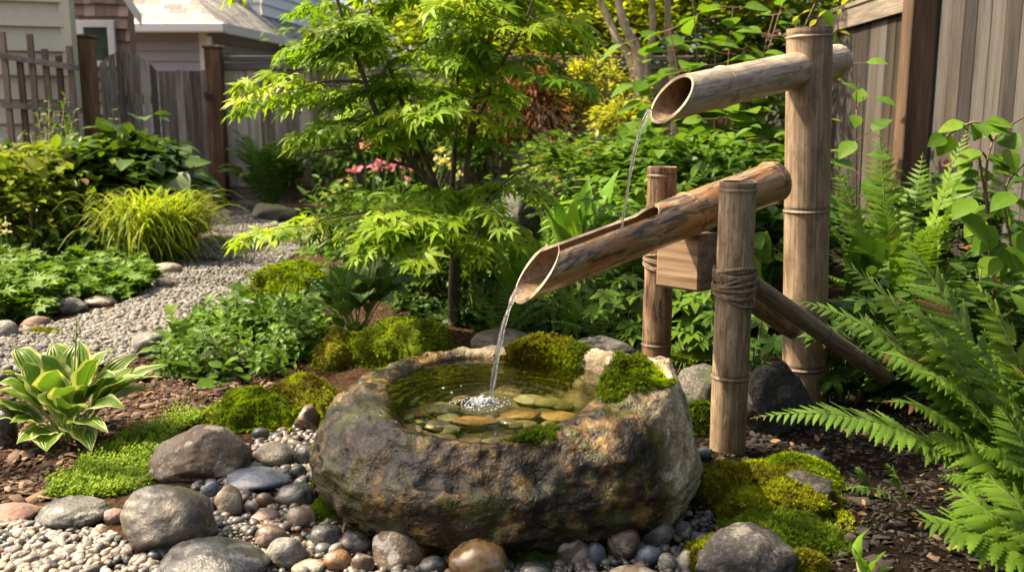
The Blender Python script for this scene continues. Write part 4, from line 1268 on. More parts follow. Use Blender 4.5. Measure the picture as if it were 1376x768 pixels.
# the red pebble lying on the basin's wet lip
pr = P(589, 572, 2.02); pr[2] = .268
V, F = rock_mesh(pr, .026, .02, .014, 5, .4, 0, 3)
MB().add(V, F).build('pebble', R['red'], origin=pr, label='tiny red brown pebble left on the wet front lip of the basin', category='pebble')

# small wet gravel that fills the gaps between the cobbles
def region(poly, n, seed):
    """n ground points inside a pixel polygon, spread evenly over the ground"""
    r = np.random.default_rng(seed)
    g = np.array([G(a, b)[:2] for a, b in poly])
    lo, hi = g.min(0), g.max(0)
    out = []
    while len(out) < n:
        q = r.uniform(lo, hi, (n * 3, 2)); ins = np.zeros(len(q), bool)
        for i in range(len(g)):
            a, b = g[i], g[i - 1]
            c = ((a[1] > q[:, 1]) != (b[1] > q[:, 1])) & (q[:, 0] < (b[0] - a[0]) * (q[:, 1] - a[1]) / (b[1] - a[1] + 1e-12) + a[0])
            ins ^= c
        out += list(q[ins])
    out = np.array(out[:n])
    return np.column_stack([out, H(out[:, 0], out[:, 1])])
pts = region([(225, 790), (180, 740), (270, 640), (340, 590), (420, 570), (470, 690), (600, 745), (760, 715), (930, 640), (960, 700), (940, 800)], 3600, 3)
sz = rng.lognormal(math.log(.0085), .38, len(pts)); pts[:, 2] += sz * .35
mb = MB(); pebbles(mb, pts, sz, rng.random(len(pts)), 2, .7, 8)
mb.build('fill_gravel', M['fill'], kind='stuff', label='small wet gravel in the gaps between the river stones', category='gravel')
pts = region([(-60, 705), (60, 706), (140, 712), (170, 735), (215, 770), (225, 830), (-90, 830)], 1150, 4)
sz = np.clip(rng.lognormal(math.log(.0105), .30, len(pts)), .006, .02); pts[:, 2] += sz * .4 + rng.random(len(pts)) * .006
mb = MB(); pebbles(mb, pts, sz, rng.random(len(pts)), 3, .62, 9, 9)
mb.build('pea_gravel', M['pea'], kind='stuff', label='rounded mixed pea gravel spread in front of the flat oval stone', category='gravel')

# bark chips and crumbs on the beds
def flakes(mb, pts, size, tint, seed):
    r = np.random.default_rng(seed); n = len(pts)
    V = np.array([(-.5, -1, 0), (.5, -.9, .1), (.42, .9, .15), (-.45, 1, .02), (-.4, -.8, .28), (.45, -.75, .3), (.36, .8, .34), (-.4, .85, .25)])
    F = np.array([(0, 1, 5, 4), (1, 2, 6, 5), (2, 3, 7, 6), (3, 0, 4, 7), (4, 5, 6, 7)])
    a = r.uniform(0, 2 * pi, n); up = nrm(np.stack([r.normal(0, .45, n), r.normal(0, .45, n), np.ones(n)], -1))
    scatter(mb, (V, F, np.zeros((8, 3))), pts, frames(np.stack([np.cos(a), np.sin(a), r.normal(0, .2, n)], -1), up), size, tint)
pts = region([(-80, 620), (-20, 500), (120, 490), (200, 478), (330, 470), (420, 520), (300, 560), (200, 590), (60, 690), (-80, 690)], 4200, 5)
pts[:, 2] += .003
mb = MB(); flakes(mb, pts, rng.lognormal(math.log(.0075), .5, len(pts)), rng.random(len(pts)), 6)
mb.build('bark_mulch', M['chips'], kind='stuff', label='red brown bark mulch spread under the variegated hosta', category='mulch')
pts = region([(900, 800), (940, 600), (990, 540), (1120, 520), (1376, 560), (1500, 800)], 5200, 7)
pts[:, 2] += .002
mb = MB(); flakes(mb, pts, rng.lognormal(math.log(.0055), .55, len(pts)), rng.random(len(pts)) ** 1.6, 8)
mb.build('soil_crumbs', M['crumbs'], kind='stuff', label='dark crumbly soil with bits of bark under the ferns', category='soil')
# ---------------------------------------------------------------- leaf shapes (unit length along +Y, face up +Z)
def ovate(wid=.5, n=5, fold=.16, droop=.18, peak=.42, tip=1.0, wave=0.0):
    v = np.linspace(0, 1, n + 1)
    prof = np.where(v < peak, np.sin(v / peak * pi / 2) ** .8, np.cos((v - peak) / (1 - peak) * pi / 2) ** tip) * wid / 2
    prof[0] = .012; prof[-1] = .004
    V, lp = [], []
    for i, (a, w) in enumerate(zip(v, prof)):
        z = -droop * a * a
        wv = wave * sin(i * 2.4)
        V += [(-w, a, z + fold * w * 2 + wv), (0, a, z), (w, a, z + fold * w * 2 - wv)]
        lp += [(-1, a, 0), (0, a, 0), (1, a, 0)]
    return np.array(V), grid_faces(n + 1, 3), np.array(lp, float)

def palmate(angles, lens, notch=.34, bulge=.13, droop=.25, back=.0):
    V = [(0, 0, 0)]; F = []; lp = [(0, 0, 0)]
    k = len(angles)
    for i in range(k):
        a = radians(angles[i]); L = lens[i]
        d = np.array((sin(a), cos(a))); pn = np.array((cos(a), -sin(a)))
        b = len(V)
        aL = radians((angles[i - 1] + angles[i]) / 2 if i else angles[0] - 18)
        aR = radians((angles[i + 1] + angles[i]) / 2 if i < k - 1 else angles[-1] + 18)
        pts = [notch * L * np.array((sin(aL), cos(aL))) * .9, d * L * .55 - pn * bulge * L, d * L, d * L * .55 + pn * bulge * L, notch * L * np.array((sin(aR), cos(aR))) * .9, d * L * .5]
        for j, p in enumerate(pts):
            r = np.linalg.norm(p)
            V.append((p[0], p[1], -droop * r * r + (.03 if j in (1, 3) else 0)))
            lp.append(((0 if j in (2, 5) else 1), r, 0))
        o = b + 5
        F += [(0, b, o), (b, b + 1, o), (b + 1, b + 2, o), (b + 2, b + 3, o), (b + 3, b + 4, o), (b + 4, 0, o)]
    return np.array(V), np.array(F)[:, ::-1], np.array(lp, float)

def pinna_tpl(teeth=6, wid=.26, depth=.45, droop=.12):
    """one leaflet of a fern: toothed along both edges"""
    V, lp, F = [], [], []
    n = teeth * 2 + 1
    for i in range(n):
        v = i / (n - 1)
        env = wid / 2 * (1 - v ** 1.6) * min(1, .6 + v * 4) + .006
        w = env * (1.0 if i % 2 else 1 - depth)
        y = v + (.035 if i % 2 else 0)
        z = -droop * v * v
        V += [(-w, y, z - .01), (0, v, z + .012), (w, y, z - .01)]; lp += [(-1, v, 0), (0, v, 0), (1, v, 0)]
    return np.array(V), grid_faces(n, 3), np.array(lp, float)

L_OV = ovate(.5); L_WIDE = ovate(.72, 6, .10, .22, .40); L_LANCE = ovate(.30, 6, .14, .25, .38); L_ROUND = ovate(.95, 5, .08, .12, .5, .6)
L_SMALL = ovate(.55, 3, .15, .12); L_TINY = ovate(.6, 2, .2, .1)
L_MAPLE = palmate((-122, -84, -42, 0, 42, 84, 122), (.42, .70, .92, 1.0, .92, .70, .42), .34, .115, .32)
L_ANEM = palmate((-100, -50, 0, 50, 100), (.62, .9, 1.0, .9, .62), .42, .20, .22)
L_GERAN = palmate((-140, -95, -48, 0, 48, 95, 140), (.75, .85, .95, 1.0, .95, .85, .75), .74, .17, .14)
L_FROND = pinna_tpl(4, .30, .3)

def needle_star(k=5, wid=.10):
    V, F = [], []
    for i in range(k):
        a = 2 * pi * i / k + .3 * (i % 2); e = .9 if i else 1.5
        d = np.array((cos(a) * cos(e), sin(a) * cos(e), sin(e))); s = np.array((-sin(a), cos(a), 0)) * wid
        b = len(V); V += [-s, s, d]; F.append((b, b + 1, b + 2))
    V = np.array(V)[:, [0, 1, 2]]
    # stars point along +Z: keep the frame convention (normal = +Z)
    return V, np.array(F), np.tile((0, .5, 0), (len(V), 1)).astype(float)
MOSS = needle_star(6, .16)

# ---------------------------------------------------------------- leaf materials
LM = {}
LM['maple'] = leaf_mat('maple leaves', [(0.078, 0.173, 0.019), (0.146, 0.275, 0.032), (0.258, 0.379, 0.047), (0.414, 0.483, 0.079)], .45, .42)
LM['hosta_var'] = leaf_mat('variegated hosta leaves', [(0.066, 0.152, 0.031), (0.105, 0.213, 0.048), (0.148, 0.262, 0.064)], .35, .3, edge=(.40, .44, .17), ribs=22, spec=.25)
LM['hosta_blue'] = leaf_mat('blue green hosta leaves', [(0.062, 0.155, 0.088), (0.105, 0.218, 0.122), (0.176, 0.301, 0.155)], .35, .25, edge=(.14, .20, .085), ribs=20)
LM['broad'] = leaf_mat('fresh broad leaves', [(0.084, 0.203, 0.042), (0.143, 0.304, 0.059), (0.220, 0.405, 0.084)], .38, .35, vein=(.16, .24, .08))
LM['shrub_dark'] = leaf_mat('dark glossy shrub leaves', [(0.025, 0.063, 0.021), (0.056, 0.119, 0.035), (0.105, 0.182, 0.056)], .33, .25, vein=(.09, .14, .05))
LM['shrub_yel'] = leaf_mat('gold green shrub leaves', [(.05, .10, .02), (.10, .17, .03), (.19, .25, .05), (.34, .36, .11)], .4, .35)
LM['big'] = leaf_mat('large hydrangea leaves', [(0.047, 0.121, 0.024), (0.081, 0.182, 0.034), (0.142, 0.257, 0.047)], .4, .42, vein=(.12, .19, .06))
LM['grass'] = leaf_mat('golden grass', [(.13, .21, .03), (.25, .33, .05), (.40, .45, .11)], .45, .4)
LM['geran'] = leaf_mat('ground cover leaves', [(0.049, 0.115, 0.031), (0.086, 0.183, 0.042), (0.146, 0.256, 0.061)], .5, .3)
LM['fern'] = leaf_mat('fern fronds', [(0.046, 0.111, 0.023), (0.085, 0.176, 0.034), (0.143, 0.247, 0.052)], .48, .33, vein=(.13, .19, .06))
LM['fern_pale'] = leaf_mat('pale fern fronds', [(0.068, 0.156, 0.045), (0.118, 0.227, 0.063), (0.185, 0.305, 0.098)], .48, .36, vein=(.17, .23, .08))
LM['fern_dark'] = leaf_mat('dark fern fronds', [(0.042, 0.102, 0.030), (0.078, 0.174, 0.048), (0.132, 0.240, 0.072)], .5, .28)
LM['herb'] = leaf_mat('herb leaves', [(0.040, 0.103, 0.023), (0.075, 0.161, 0.035), (0.127, 0.230, 0.052)], .45, .33)
LM['herb_dark'] = leaf_mat('dark herb leaves', [(0.019, 0.055, 0.018), (0.039, 0.098, 0.029), (0.078, 0.150, 0.042)], .45, .3)
LM['purple'] = leaf_mat('purple leaves', [(.045, .012, .016), (.09, .025, .03), (.14, .05, .05)], .4, .25)
LM['moss'] = leaf_mat('bright moss', [(0.098, 0.086, 0.023), (0.098, 0.187, 0.017), (0.218, 0.338, 0.026), (0.395, 0.526, 0.043)], .8, .3, spec=.1)
LM['moss_gold'] = leaf_mat('golden moss', [(0.095, 0.076, 0.025), (0.134, 0.129, 0.021), (0.214, 0.259, 0.027), (0.348, 0.441, 0.045)], .8, .3, spec=.1)
LM['moss_dark'] = leaf_mat('deep green moss', [(0.037, 0.071, 0.013), (0.081, 0.141, 0.021), (0.172, 0.263, 0.037)], .8, .25, spec=.1)
LM['moss_brown'] = leaf_mat('olive moss', [(0.102, 0.091, 0.024), (0.204, 0.224, 0.037), (0.367, 0.408, 0.061)], .8, .25, spec=.1)
LM['tree_yel'] = leaf_mat('sunlit tree leaves', [(0.123, 0.179, 0.022), (0.269, 0.325, 0.039), (0.470, 0.470, 0.067)], .6, .58, spec=.1)  # yellow glow of backlight put into the leaf colour
LM['tree_dark'] = leaf_mat('shaded tree leaves', [(0.019, 0.046, 0.013), (0.046, 0.091, 0.021), (0.085, 0.143, 0.033)], .6, .5, spec=.1)  # darker copy, shade put into the leaf colour
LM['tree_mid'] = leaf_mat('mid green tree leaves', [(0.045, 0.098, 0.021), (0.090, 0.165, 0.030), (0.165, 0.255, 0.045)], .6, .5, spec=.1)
LM['red'] = leaf_mat('red brown maple leaves', [(0.060, 0.019, 0.014), (0.132, 0.048, 0.034), (0.228, 0.096, 0.060)], .5, .35)
LM['spirea'] = leaf_mat('yellow spirea leaves', [(0.156, 0.204, 0.036), (0.336, 0.360, 0.072), (0.504, 0.480, 0.144)], .5, .42)
LM['pink'] = leaf_mat('pink petals', [(.50, .12, .62), (.62, .24, .78), (.66, .45, .8)], .6, .35)
LM['cream'] = leaf_mat('cream petals', [(.55, .50, .36), (.66, .62, .46), (.74, .70, .60)], .6, .35)
LM['violet'] = leaf_mat('violet petals', [(.20, .24, .52), (.30, .34, .62)], .6, .3)
def stem_mat(name, c, rough=.6):
    return plain(name, c, rough, .3, 60, .3)
LM['stem'] = stem_mat('green stem', (.09, .14, .035)); LM['stem_brown'] = stem_mat('brown stem', (.11, .065, .04)); LM['stem_red'] = stem_mat('reddish stem', (.15, .07, .04))
LM['pale_stem'] = stem_mat('pale petiole', (.24, .30, .10))
def bark_mat(name, c1, c2):
    t = NT(name); co = t.co()
    n = t.noise(t.mapping(co, (1, 1, .3)), 30, 5, .6)
    return t.done(t.principled(t.ramp(n, [(.35, c1), (.65, c2)]), .85, t.bump(n, .6, .01), Specular_IOR_Level=.2))
LM['bark'] = bark_mat('maple bark', (.055, .045, .03), (.15, .125, .085))
LM['bark_pale'] = bark_mat('pale tree bark', (.34, .26, .17), (.68, .57, .43))
LM['bark_dark'] = bark_mat('dark tree bark', (.03, .022, .016), (.10, .075, .055))

def rdir(n, r, spread=1.0, up=.2):
    a = r.uniform(0, 2 * pi, n)
    return nrm(np.stack([np.cos(a), np.sin(a), r.normal(up, .35 * spread, n)], -1))

# ---------------------------------------------------------------- plant builders
def cloud(c, rad, n, r, clumps=40, tight=.25, shell=.55):
    """leaf places gathered in clumps through an ellipsoid's outer volume, and the way each faces"""
    c = np.asarray(c, float); rad = np.asarray(rad, float)
    d = nrm(r.normal(0, 1, (clumps, 3))); d[:, 2] = np.where(d[:, 2] < -.45, -d[:, 2], d[:, 2])
    q = d * (shell + (1 - shell) * r.random((clumps, 1)) ** .5) * r.uniform(.85, 1.12, (clumps, 1))
    k = r.integers(0, clumps, n)
    o = q[k] + r.normal(0, tight, (n, 3)) * (.6 + .8 * r.random((clumps, 1)))[k]
    return c + o * rad, nrm(d[k] + r.normal(0, .45, (n, 3))), r.random(clumps)[k]

def shrub(name, label, cat, base, c, rad, n, tpl, size, mat, seed, clumps=40, tight=.22, shell=.55, stems=7, stem='stem_brown', droop=.35, group=None, tintbias=0.0, sr=.008, zmin=.01):
    r = np.random.default_rng(seed)
    pos, out, ct = cloud(c, rad, n, r, clumps, tight, shell)
    pos[:, 2] = np.maximum(pos[:, 2], zmin + .03 * r.random(n) + H(pos[:, 0], pos[:, 1]))
    d = out.copy(); d[:, 2] = d[:, 2] * .4 - droop * r.random(n); d = nrm(d)
    up = nrm(np.stack([r.normal(0, .35, n), r.normal(0, .35, n), np.ones(n)], -1) + out * .35)
    t = thing(name, label, cat, base, group)
    mb = MB(); scatter(mb, tpl, pos, frames(d, up), size * r.lognormal(0, .25, n), np.where(r.random(n) < .012, -1, np.clip(ct * .6 + r.random(n) * .45 - .05 + tintbias, 0, 1)))
    mb.build('foliage', LM[mat], t)
    if stems:
        mb = MB(); base = np.asarray(base, float)
        for _ in range(stems):
            e = pos[r.integers(n)]; m = (base + e) / 2 + np.array((r.normal(0, .05), r.normal(0, .05), .12 * rad[2]))
            tube(mb, bez(base + np.array((r.normal(0, .03), r.normal(0, .03), -.02)), m, e, 9), np.linspace(sr, sr * .4, 9), 6)
        mb.build('stems', LM[stem], t)
    return t

def leafy(name, label, cat, base, tips, pairs, size, tpl, mat, seed, stem='stem', bend=.15, sr=.004, start=.25, group=None, droop=.25, spin=True, tint=(.2, .9), petiole=.1, taper=.55):
    """upright stems that carry their leaves in pairs"""
    r = np.random.default_rng(seed)
    base = np.asarray(base, float)
    t = thing(name, label, cat, base, group)
    lm, sm = MB(), MB()
    for e in tips:
        e = np.asarray(e, float)
        h = e - base
        b0 = base + np.array((h[0] * .15 + r.normal(0, .02), h[1] * .15 + r.normal(0, .02), -.02))
        m = b0 * .5 + e * .5 + np.array((-h[0] * bend, -h[1] * bend, abs(h[2]) * bend))
        c = bez(b0, m, e, 16)
        tube(sm, c, np.linspace(sr, sr * .4, 16), 6)
        s = np.linspace(start, 1, pairs)
        idx = np.clip((s * 15), 0, 14.99); k = idx.astype(int); f = (idx - k)[:, None]
        pts = c[k] * (1 - f) + c[k + 1] * f
        tan_ = nrm(c[k + 1] - c[k])
        a0 = r.uniform(0, pi)
        P_, D_, S_ = [], [], []
        for i in range(pairs):
            for sg in (0, pi):
                a = a0 + i * (pi / 2 if spin else .3) + sg + r.normal(0, .25)
                ref = nrm(np.cross(tan_[i], (.3, .9, .1))); r2 = np.cross(tan_[i], ref)
                o = nrm(cos(a) * ref + sin(a) * r2)
                dd = nrm(o + tan_[i] * .35 + np.array((0, 0, -droop * r.random())))
                sz = size * (1 - (1 - taper) * abs(s[i] - .45) / .55) * r.uniform(.75, 1.2)
                st = pts[i]; en = st + o * petiole * size + np.array((0, 0, .02 * size))
                P_.append(en); D_.append(dd); S_.append(sz)
                if petiole > .05:
                    tube(sm, np.stack([st, en]), sr * .35, 4, False)
        n = len(P_)
        up = nrm(np.stack([r.normal(0, .25, n), r.normal(-.42, .28, n), np.ones(n)], -1))
        scatter(lm, tpl, np.array(P_), frames(np.array(D_), up), np.array(S_), r.uniform(*tint, n))
    lm.build('foliage', LM[mat], t); sm.build('stems', LM[stem], t)
    return t

def frond_geo(lm, sm, base, tip, arch, npair, wid, seed, tpl, start=.10, roll=0.0, tint=.5, fwd=.35, sr=.003, peak=.32, dr=.12, side=0.0, mess=1.0):
    twist = (seed * 7919 % 1000 / 1000 - .5) * mess
    r = np.random.default_rng(seed)
    base = np.asarray(base, float); tip = np.asarray(tip, float)
    h = tip - base; horiz = nrm(np.cross(h, (0, 0, 1)))
    ctrl = base * .55 + tip * .45 + np.array((0, 0, arch)) + horiz * side
    c = bez(base, ctrl, tip, 40)
    tube(sm, c, np.linspace(sr, sr * .25, 40), 6)
    s = start + (1 - start) * np.linspace(0, 1, npair) ** .92
    idx = np.clip(s * 39, 0, 38.99); k = idx.astype(int); f = (idx - k)[:, None]
    pts = c[k] * (1 - f) + c[k + 1] * f; T = nrm(c[k + 1] - c[k])
    sd = nrm(np.cross(T, (0, 0, 1.0))); N = np.cross(sd, T)
    if roll:
        sd, N = sd * cos(roll) + N * sin(roll), N * cos(roll) - sd * sin(roll)
    q = (s - start) / (1 - start)
    L = wid * np.where(q < peak, .55 + .45 * np.sin(q / peak * pi / 2), np.cos((q - peak) / (1 - peak) * pi / 2) ** .85 + .02)
    for sg in (-1, 1):
        d = sd * sg + T * (fwd + .45 * q[:, None] ** 2) + N * r.normal(-dr, .10, npair)[:, None]
        up = N + sd * (r.normal(0, .22 * mess, npair) + twist * q * 1.2)[:, None] + T * r.normal(0, .15 * mess, npair)[:, None]
        keep = r.random(npair) > .04
        scatter(lm, tpl, pts[keep], frames(nrm(d), up)[keep], (L * r.uniform(.8, 1.1, npair))[keep], np.where((r.random(npair) < .025) | ((q > .93) & (r.random() < .4)), -1, np.clip(tint + .25 * (1 - q) - .1 + r.normal(0, .15, npair), 0, 1))[keep])

def fern(name, label, base, fronds, mat, seed, npair=24, tpl=None, group=None, stem='stem', sr=.003, **kw):
    """fronds: (tip, arch, half width, roll)"""
    r = np.random.default_rng(seed)
    base = np.asarray(base, float); t = thing(name, label, 'fern', base, group)
    lm, sm = MB(), MB(); tpl = tpl or L_FROND
    for i, f in enumerate(fronds):
        b = base + np.array((r.normal(0, .025), r.normal(0, .025), -.01))
        frond_geo(lm, sm, b, f[0], f[1], f[4] if len(f) > 4 else npair, f[2], seed * 31 + i, tpl, roll=f[3] if len(f) > 3 else 0, tint=r.uniform(.25, .8), sr=sr, **kw)
    lm.build('foliage', LM[mat], t); sm.build('stalks', LM[stem], t)
    return t

def ring_fronds(base, n, Lr, hr, wid, seed, a0=0, a1=2 * pi):
    r = np.random.default_rng(seed); base = np.asarray(base, float); out = []
    for i in range(n):
        a = a0 + (a1 - a0) * (i + r.uniform(.1, .9)) / n
        L = Lr * r.uniform(.7, 1.1); h = hr * r.uniform(.45, 1.1)
        out.append((base + np.array((cos(a) * L, sin(a) * L, h)), hr * r.uniform(.45, .75), wid * r.uniform(.8, 1.15), r.normal(0, .15)))
    return out

def blade(mb, base, tip, arch, wid, peak=.5, start=.3, n=14, across=6, cup=.25, tint=.5, side=0.0, roll=0.0, ruffle=0.0, tipsharp=1.1, sm=None, pet=.0045):
    """a stalked strap or hosta leaf; the blade starts at fraction 'start' of the curve"""
    base = np.asarray(base, float); tip = np.asarray(tip, float); h = tip - base
    hz = nrm(np.cross(h, (0, 0, 1)))
    c = bez(base, base * .5 + tip * .5 + np.array((0, 0, arch)) + hz * side, tip, 40)
    if sm is not None and start > .05:
        kk = max(3, int(start * 40) + 3); tube(sm, c[:kk], np.linspace(pet, pet * .6, kk), 6)
    s = start + (1 - start) * np.linspace(0, 1, n)
    idx = np.clip(s * 39, 0, 38.99); k = idx.astype(int); f = (idx - k)[:, None]
    pts = c[k] * (1 - f) + c[k + 1] * f; T = nrm(c[k + 1] - c[k])
    sd = nrm(np.cross(T, (0, 0, 1.0))); N = np.cross(sd, T)
    if roll:
        sd, N = sd * cos(roll) + N * sin(roll), N * cos(roll) - sd * sin(roll)
    q = np.linspace(0, 1, n)
    w = np.where(q < peak, np.sin(np.clip(q / peak, 0, 1) * pi / 2) ** .75, np.cos((q - peak) / (1 - peak) * pi / 2) ** tipsharp) * wid / 2
    w[0] = .004; w[-1] = .0015
    u = np.linspace(-1, 1, across + 1)
    V = pts[:, None] + (u[None, :, None] * w[:, None, None]) * sd[:, None] + ((np.abs(u) ** 1.4)[None, :, None] * w[:, None, None] * cup + ruffle * w[:, None, None] * np.sin(q * 17 + 1.0)[:, None, None] * (np.abs(u) ** 2)[None, :, None] * np.sign(u)[None, :, None]) * N[:, None]
    lp = np.zeros((n, across + 1, 3)); lp[..., 0] = u; lp[..., 1] = q[:, None]; lp[..., 2] = tint
    mb.add(V.reshape(-1, 3), grid_faces(n, across + 1), lp.reshape(-1, 3))

def hosta(name, label, base, leaves, mat, seed, group=None, stem='pale_stem', width=.085, cup=.22, arch=.10):
    r = np.random.default_rng(seed); base = np.asarray(base, float)
    t = thing(name, label, 'hosta', base, group); lm, sm = MB(), MB()
    for tip, w in leaves:
        tip = np.asarray(tip, float); h = tip - base; L = np.linalg.norm(h)
        b = base + np.array((h[0] * .08 + r.normal(0, .008), h[1] * .08 + r.normal(0, .008), 0))
        blade(lm, b, tip, arch * r.uniform(.6, 1.2) * L / .25, w, .42, .27, 16, 8, cup * r.uniform(.6, 1.4), r.random(), r.normal(0, .02), r.normal(0, .25), .10, 1.0, sm)
    lm.build('foliage', LM[mat], t); sm.build('stalks', LM[stem], t)
    return t

def moss_on(mb, V, N, n, size, r, tint=None, F=None):
    k = r.integers(0, len(V), n)
    d = nrm(np.cross(N[k], nrm(r.normal(0, 1, (n, 3)))))
    up = nrm(N[k] + r.normal(0, .25, (n, 3)))
    tt_ = np.clip(r.normal(.5, .2, n) + .55 * fbm(V[k], 14, 3, 3), 0, 1)
    scatter(mb, MOSS, V[k] - N[k] * size * .2, frames(d, up), size * r.lognormal(0, .25, n), tt_)

def mossy_mound(label, bx, mat, seed, n=5200, size=.0085, d=1.0, name='moss_mound', h=None, lift=0.0, parent=None, pname='moss', center=None, dims=None, cat='moss', lumpy=.16, group='moss cushions'):
    r = np.random.default_rng(seed)
    if center is None:
        x0, y0, x1, y1 = bx; cx = (x0 + x1) / 2
        p = G(cx, y1); k = mpp(p); w = (x1 - x0) * k
        a = PITCH + math.atan((y1 - 384) / F_PX)
        hv = (y1 - y0) * k
        dd = d * w
        hh = h if h is not None else max(.03, (hv - dd * sin(a) * .75) / cos(a))
        p = p + np.array((0, dd * .42, 0)); p[2] = H(p[0], p[1]) + lift
        p[0] = (cx - 688) / F_PX * np.dot(p - CAMP, FWD)
    else:
        p = np.asarray(center, float); w, dd, hh = dims
    na, nr = 64, 22
    th_ = np.linspace(0, 2 * pi, na, endpoint=False); q = np.linspace(0, 1, nr)
    ph = q * pi / 2 * 1.08
    edge = 1 + .16 * np.sin(2 * th_ + seed) + .10 * np.sin(5 * th_ + seed * 2) + .07 * np.sin(9 * th_ + seed * 3)
    V = np.stack([np.sin(ph)[:, None] * np.cos(th_) * edge * w / 2, np.sin(ph)[:, None] * np.sin(th_) * edge * dd / 2, np.cos(ph)[:, None] * np.ones(na) * hh], -1)
    lum = 1 + lumpy * fbm(V + seed, 14, 3, seed) + lumpy * .8 * fbm(V + seed, 5, 2, seed)
    V = V * lum[..., None] + p
    du_ = np.gradient(V, axis=0); dv2 = np.roll(V, -1, 1) - np.roll(V, 1, 1)
    N = nrm(np.cross(du_, dv2)); N[0] = (0, 0, 1); N = np.where(N[..., 2:3] < -.2, -N, N)
    mb = MB(); lp = np.zeros((nr, na, 3)); lp[..., 2] = .15
    mb.add((V - N * .004).reshape(-1, 3), grid_faces(nr, na, True), lp.reshape(-1, 3))
    # area weighting: outer rings hold more tufts
    wgt = np.repeat(np.sin(ph) + .02, na); cum = np.cumsum(wgt) / wgt.sum()
    k_ = np.searchsorted(cum, r.random(n)); k_ = np.clip(k_, 0, nr * na - 1)
    Vs = V.reshape(-1, 3)[k_] + r.normal(0, .35 * min(w, dd) / na * 3, (n, 3)) * np.array((1, 1, .15)); Ns = N.reshape(-1, 3)[k_]
    moss_on(mb, Vs, Ns, n, size, r)
    m = n // 5                                               # stragglers creeping out over the soil round the cushion
    a_ = r.uniform(0, 2 * pi, m); q_ = 1.0 + np.abs(r.normal(0, .13, m))
    e_ = np.interp(a_, th_, edge) * q_
    gx_, gy_ = p[0] + np.cos(a_) * e_ * w / 2, p[1] + np.sin(a_) * e_ * dd / 2
    moss_on(mb, np.stack([gx_, gy_, H(gx_, gy_) + lift + .004], -1), np.tile((0, 0, 1.0), (m, 1)), m, size * .9, r)
    if parent is not None:
        return mb.build(pname, LM[mat], parent)
    return mb.build(name, LM[mat], origin=p, label=label, category=cat, group=group)

def sprigs(name, label, poly, n, leaf, tpl, mat, seed, hgt, k=8, cat='ground cover', rad=.35, group=None):
    """ground cover grown as many little upright shoots, each with its whorls of leaves"""
    pts = region(poly, n, seed); r = np.random.default_rng(seed); c = pts.mean(0)
    h = hgt * np.clip(.55 + .9 * fbm(pts * (1, 1, 0), 7, 3, seed), .12, 1.5) * r.uniform(.6, 1.2, n)
    lean = np.stack([r.normal(0, .3, n), r.normal(-.05, .3, n), np.ones(n)], -1)
    mb, sm = MB(), MB()
    t0 = r.random(n)
    for j in range(k):
        f = (j + .6) / k
        a = j * 2.4 + r.uniform(0, 6.28, n)
        pos = pts + lean * (h * f)[:, None]
        d = np.stack([np.cos(a), np.sin(a), .15 + .9 * f ** 2 + r.normal(0, .25, n)], -1)
        up = nrm(np.stack([r.normal(0, .3, n), r.normal(-.25, .3, n), np.ones(n)], -1))
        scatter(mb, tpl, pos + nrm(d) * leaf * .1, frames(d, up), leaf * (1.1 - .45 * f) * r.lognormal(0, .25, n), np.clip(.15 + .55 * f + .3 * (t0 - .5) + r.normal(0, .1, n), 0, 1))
    return mb.build(name, LM[mat], origin=(c[0], c[1], H(c[0], c[1])), label=label, category=cat, group=group)
# ================================================================ planting
# ---- moss on the basin and the rocks
bvf = BV.reshape(-1, 3); bnf = nn.reshape(-1, 3)
bnf = np.where(np.sum(bnf * (bvf - np.array((BC[0], BC[1], .12))), -1, keepdims=True) < 0, -bnf, bnf) if False else bnf
def basin_at(px, py):
    """the nearest basin vertex seen at a pixel"""
    q = bvf - CAMP; dep = q @ FWD
    sx = 688 + F_PX * q[:, 0] / dep; sy = 384 - F_PX * (q @ UPV) / dep
    m = np.where(np.hypot(sx - px, sy - py) < 6)[0]
    return bvf[m[np.argmin(dep[m])]] if len(m) else P(px, py, 2.5)
def moss_patch(px, py, rx, ry, h, mt, n, seed, size=.0075):
    r = np.random.default_rng(seed); c = basin_at(px, py)
    d = (bvf - c) / np.array((rx, ry, .09)); rr2 = (d ** 2).sum(1)
    rr2 = rr2 * (1 + .5 * fbm(bvf, 22, 2, seed)); m = np.where((rr2 < 1))[0]
    if len(m) < 5: return
    k = m[r.integers(0, len(m), n)]
    up = np.tile((0, 0, 1.0), (n, 1)); tk = h * np.sqrt(np.clip(1 - rr2[k], 0, 1)) * r.uniform(.15, 1, n) * (1 + .5 * fbm(bvf[k], 30, 2, 4))
    V = bvf[k] + r.normal(0, .004, (n, 3)) * (1, 1, 0) + up * tk[:, None]
    N = nrm(up + .9 * d[k] + r.normal(0, .25, (n, 3)))
    mb = MB(); moss_on(mb, V, N, n, size, r); mb.build('moss', LM[mt], basin)
moss_patch(727, 476, .105, .10, .040, 'moss_gold', 9000, 3)
moss_patch(836, 500, .085, .09, .034, 'moss', 9000, 4)
moss_patch(716, 578, .055, .045, .012, 'moss_dark', 1800, 6)
moss_patch(765, 470, .05, .06, .02, 'moss_dark', 2200, 8)
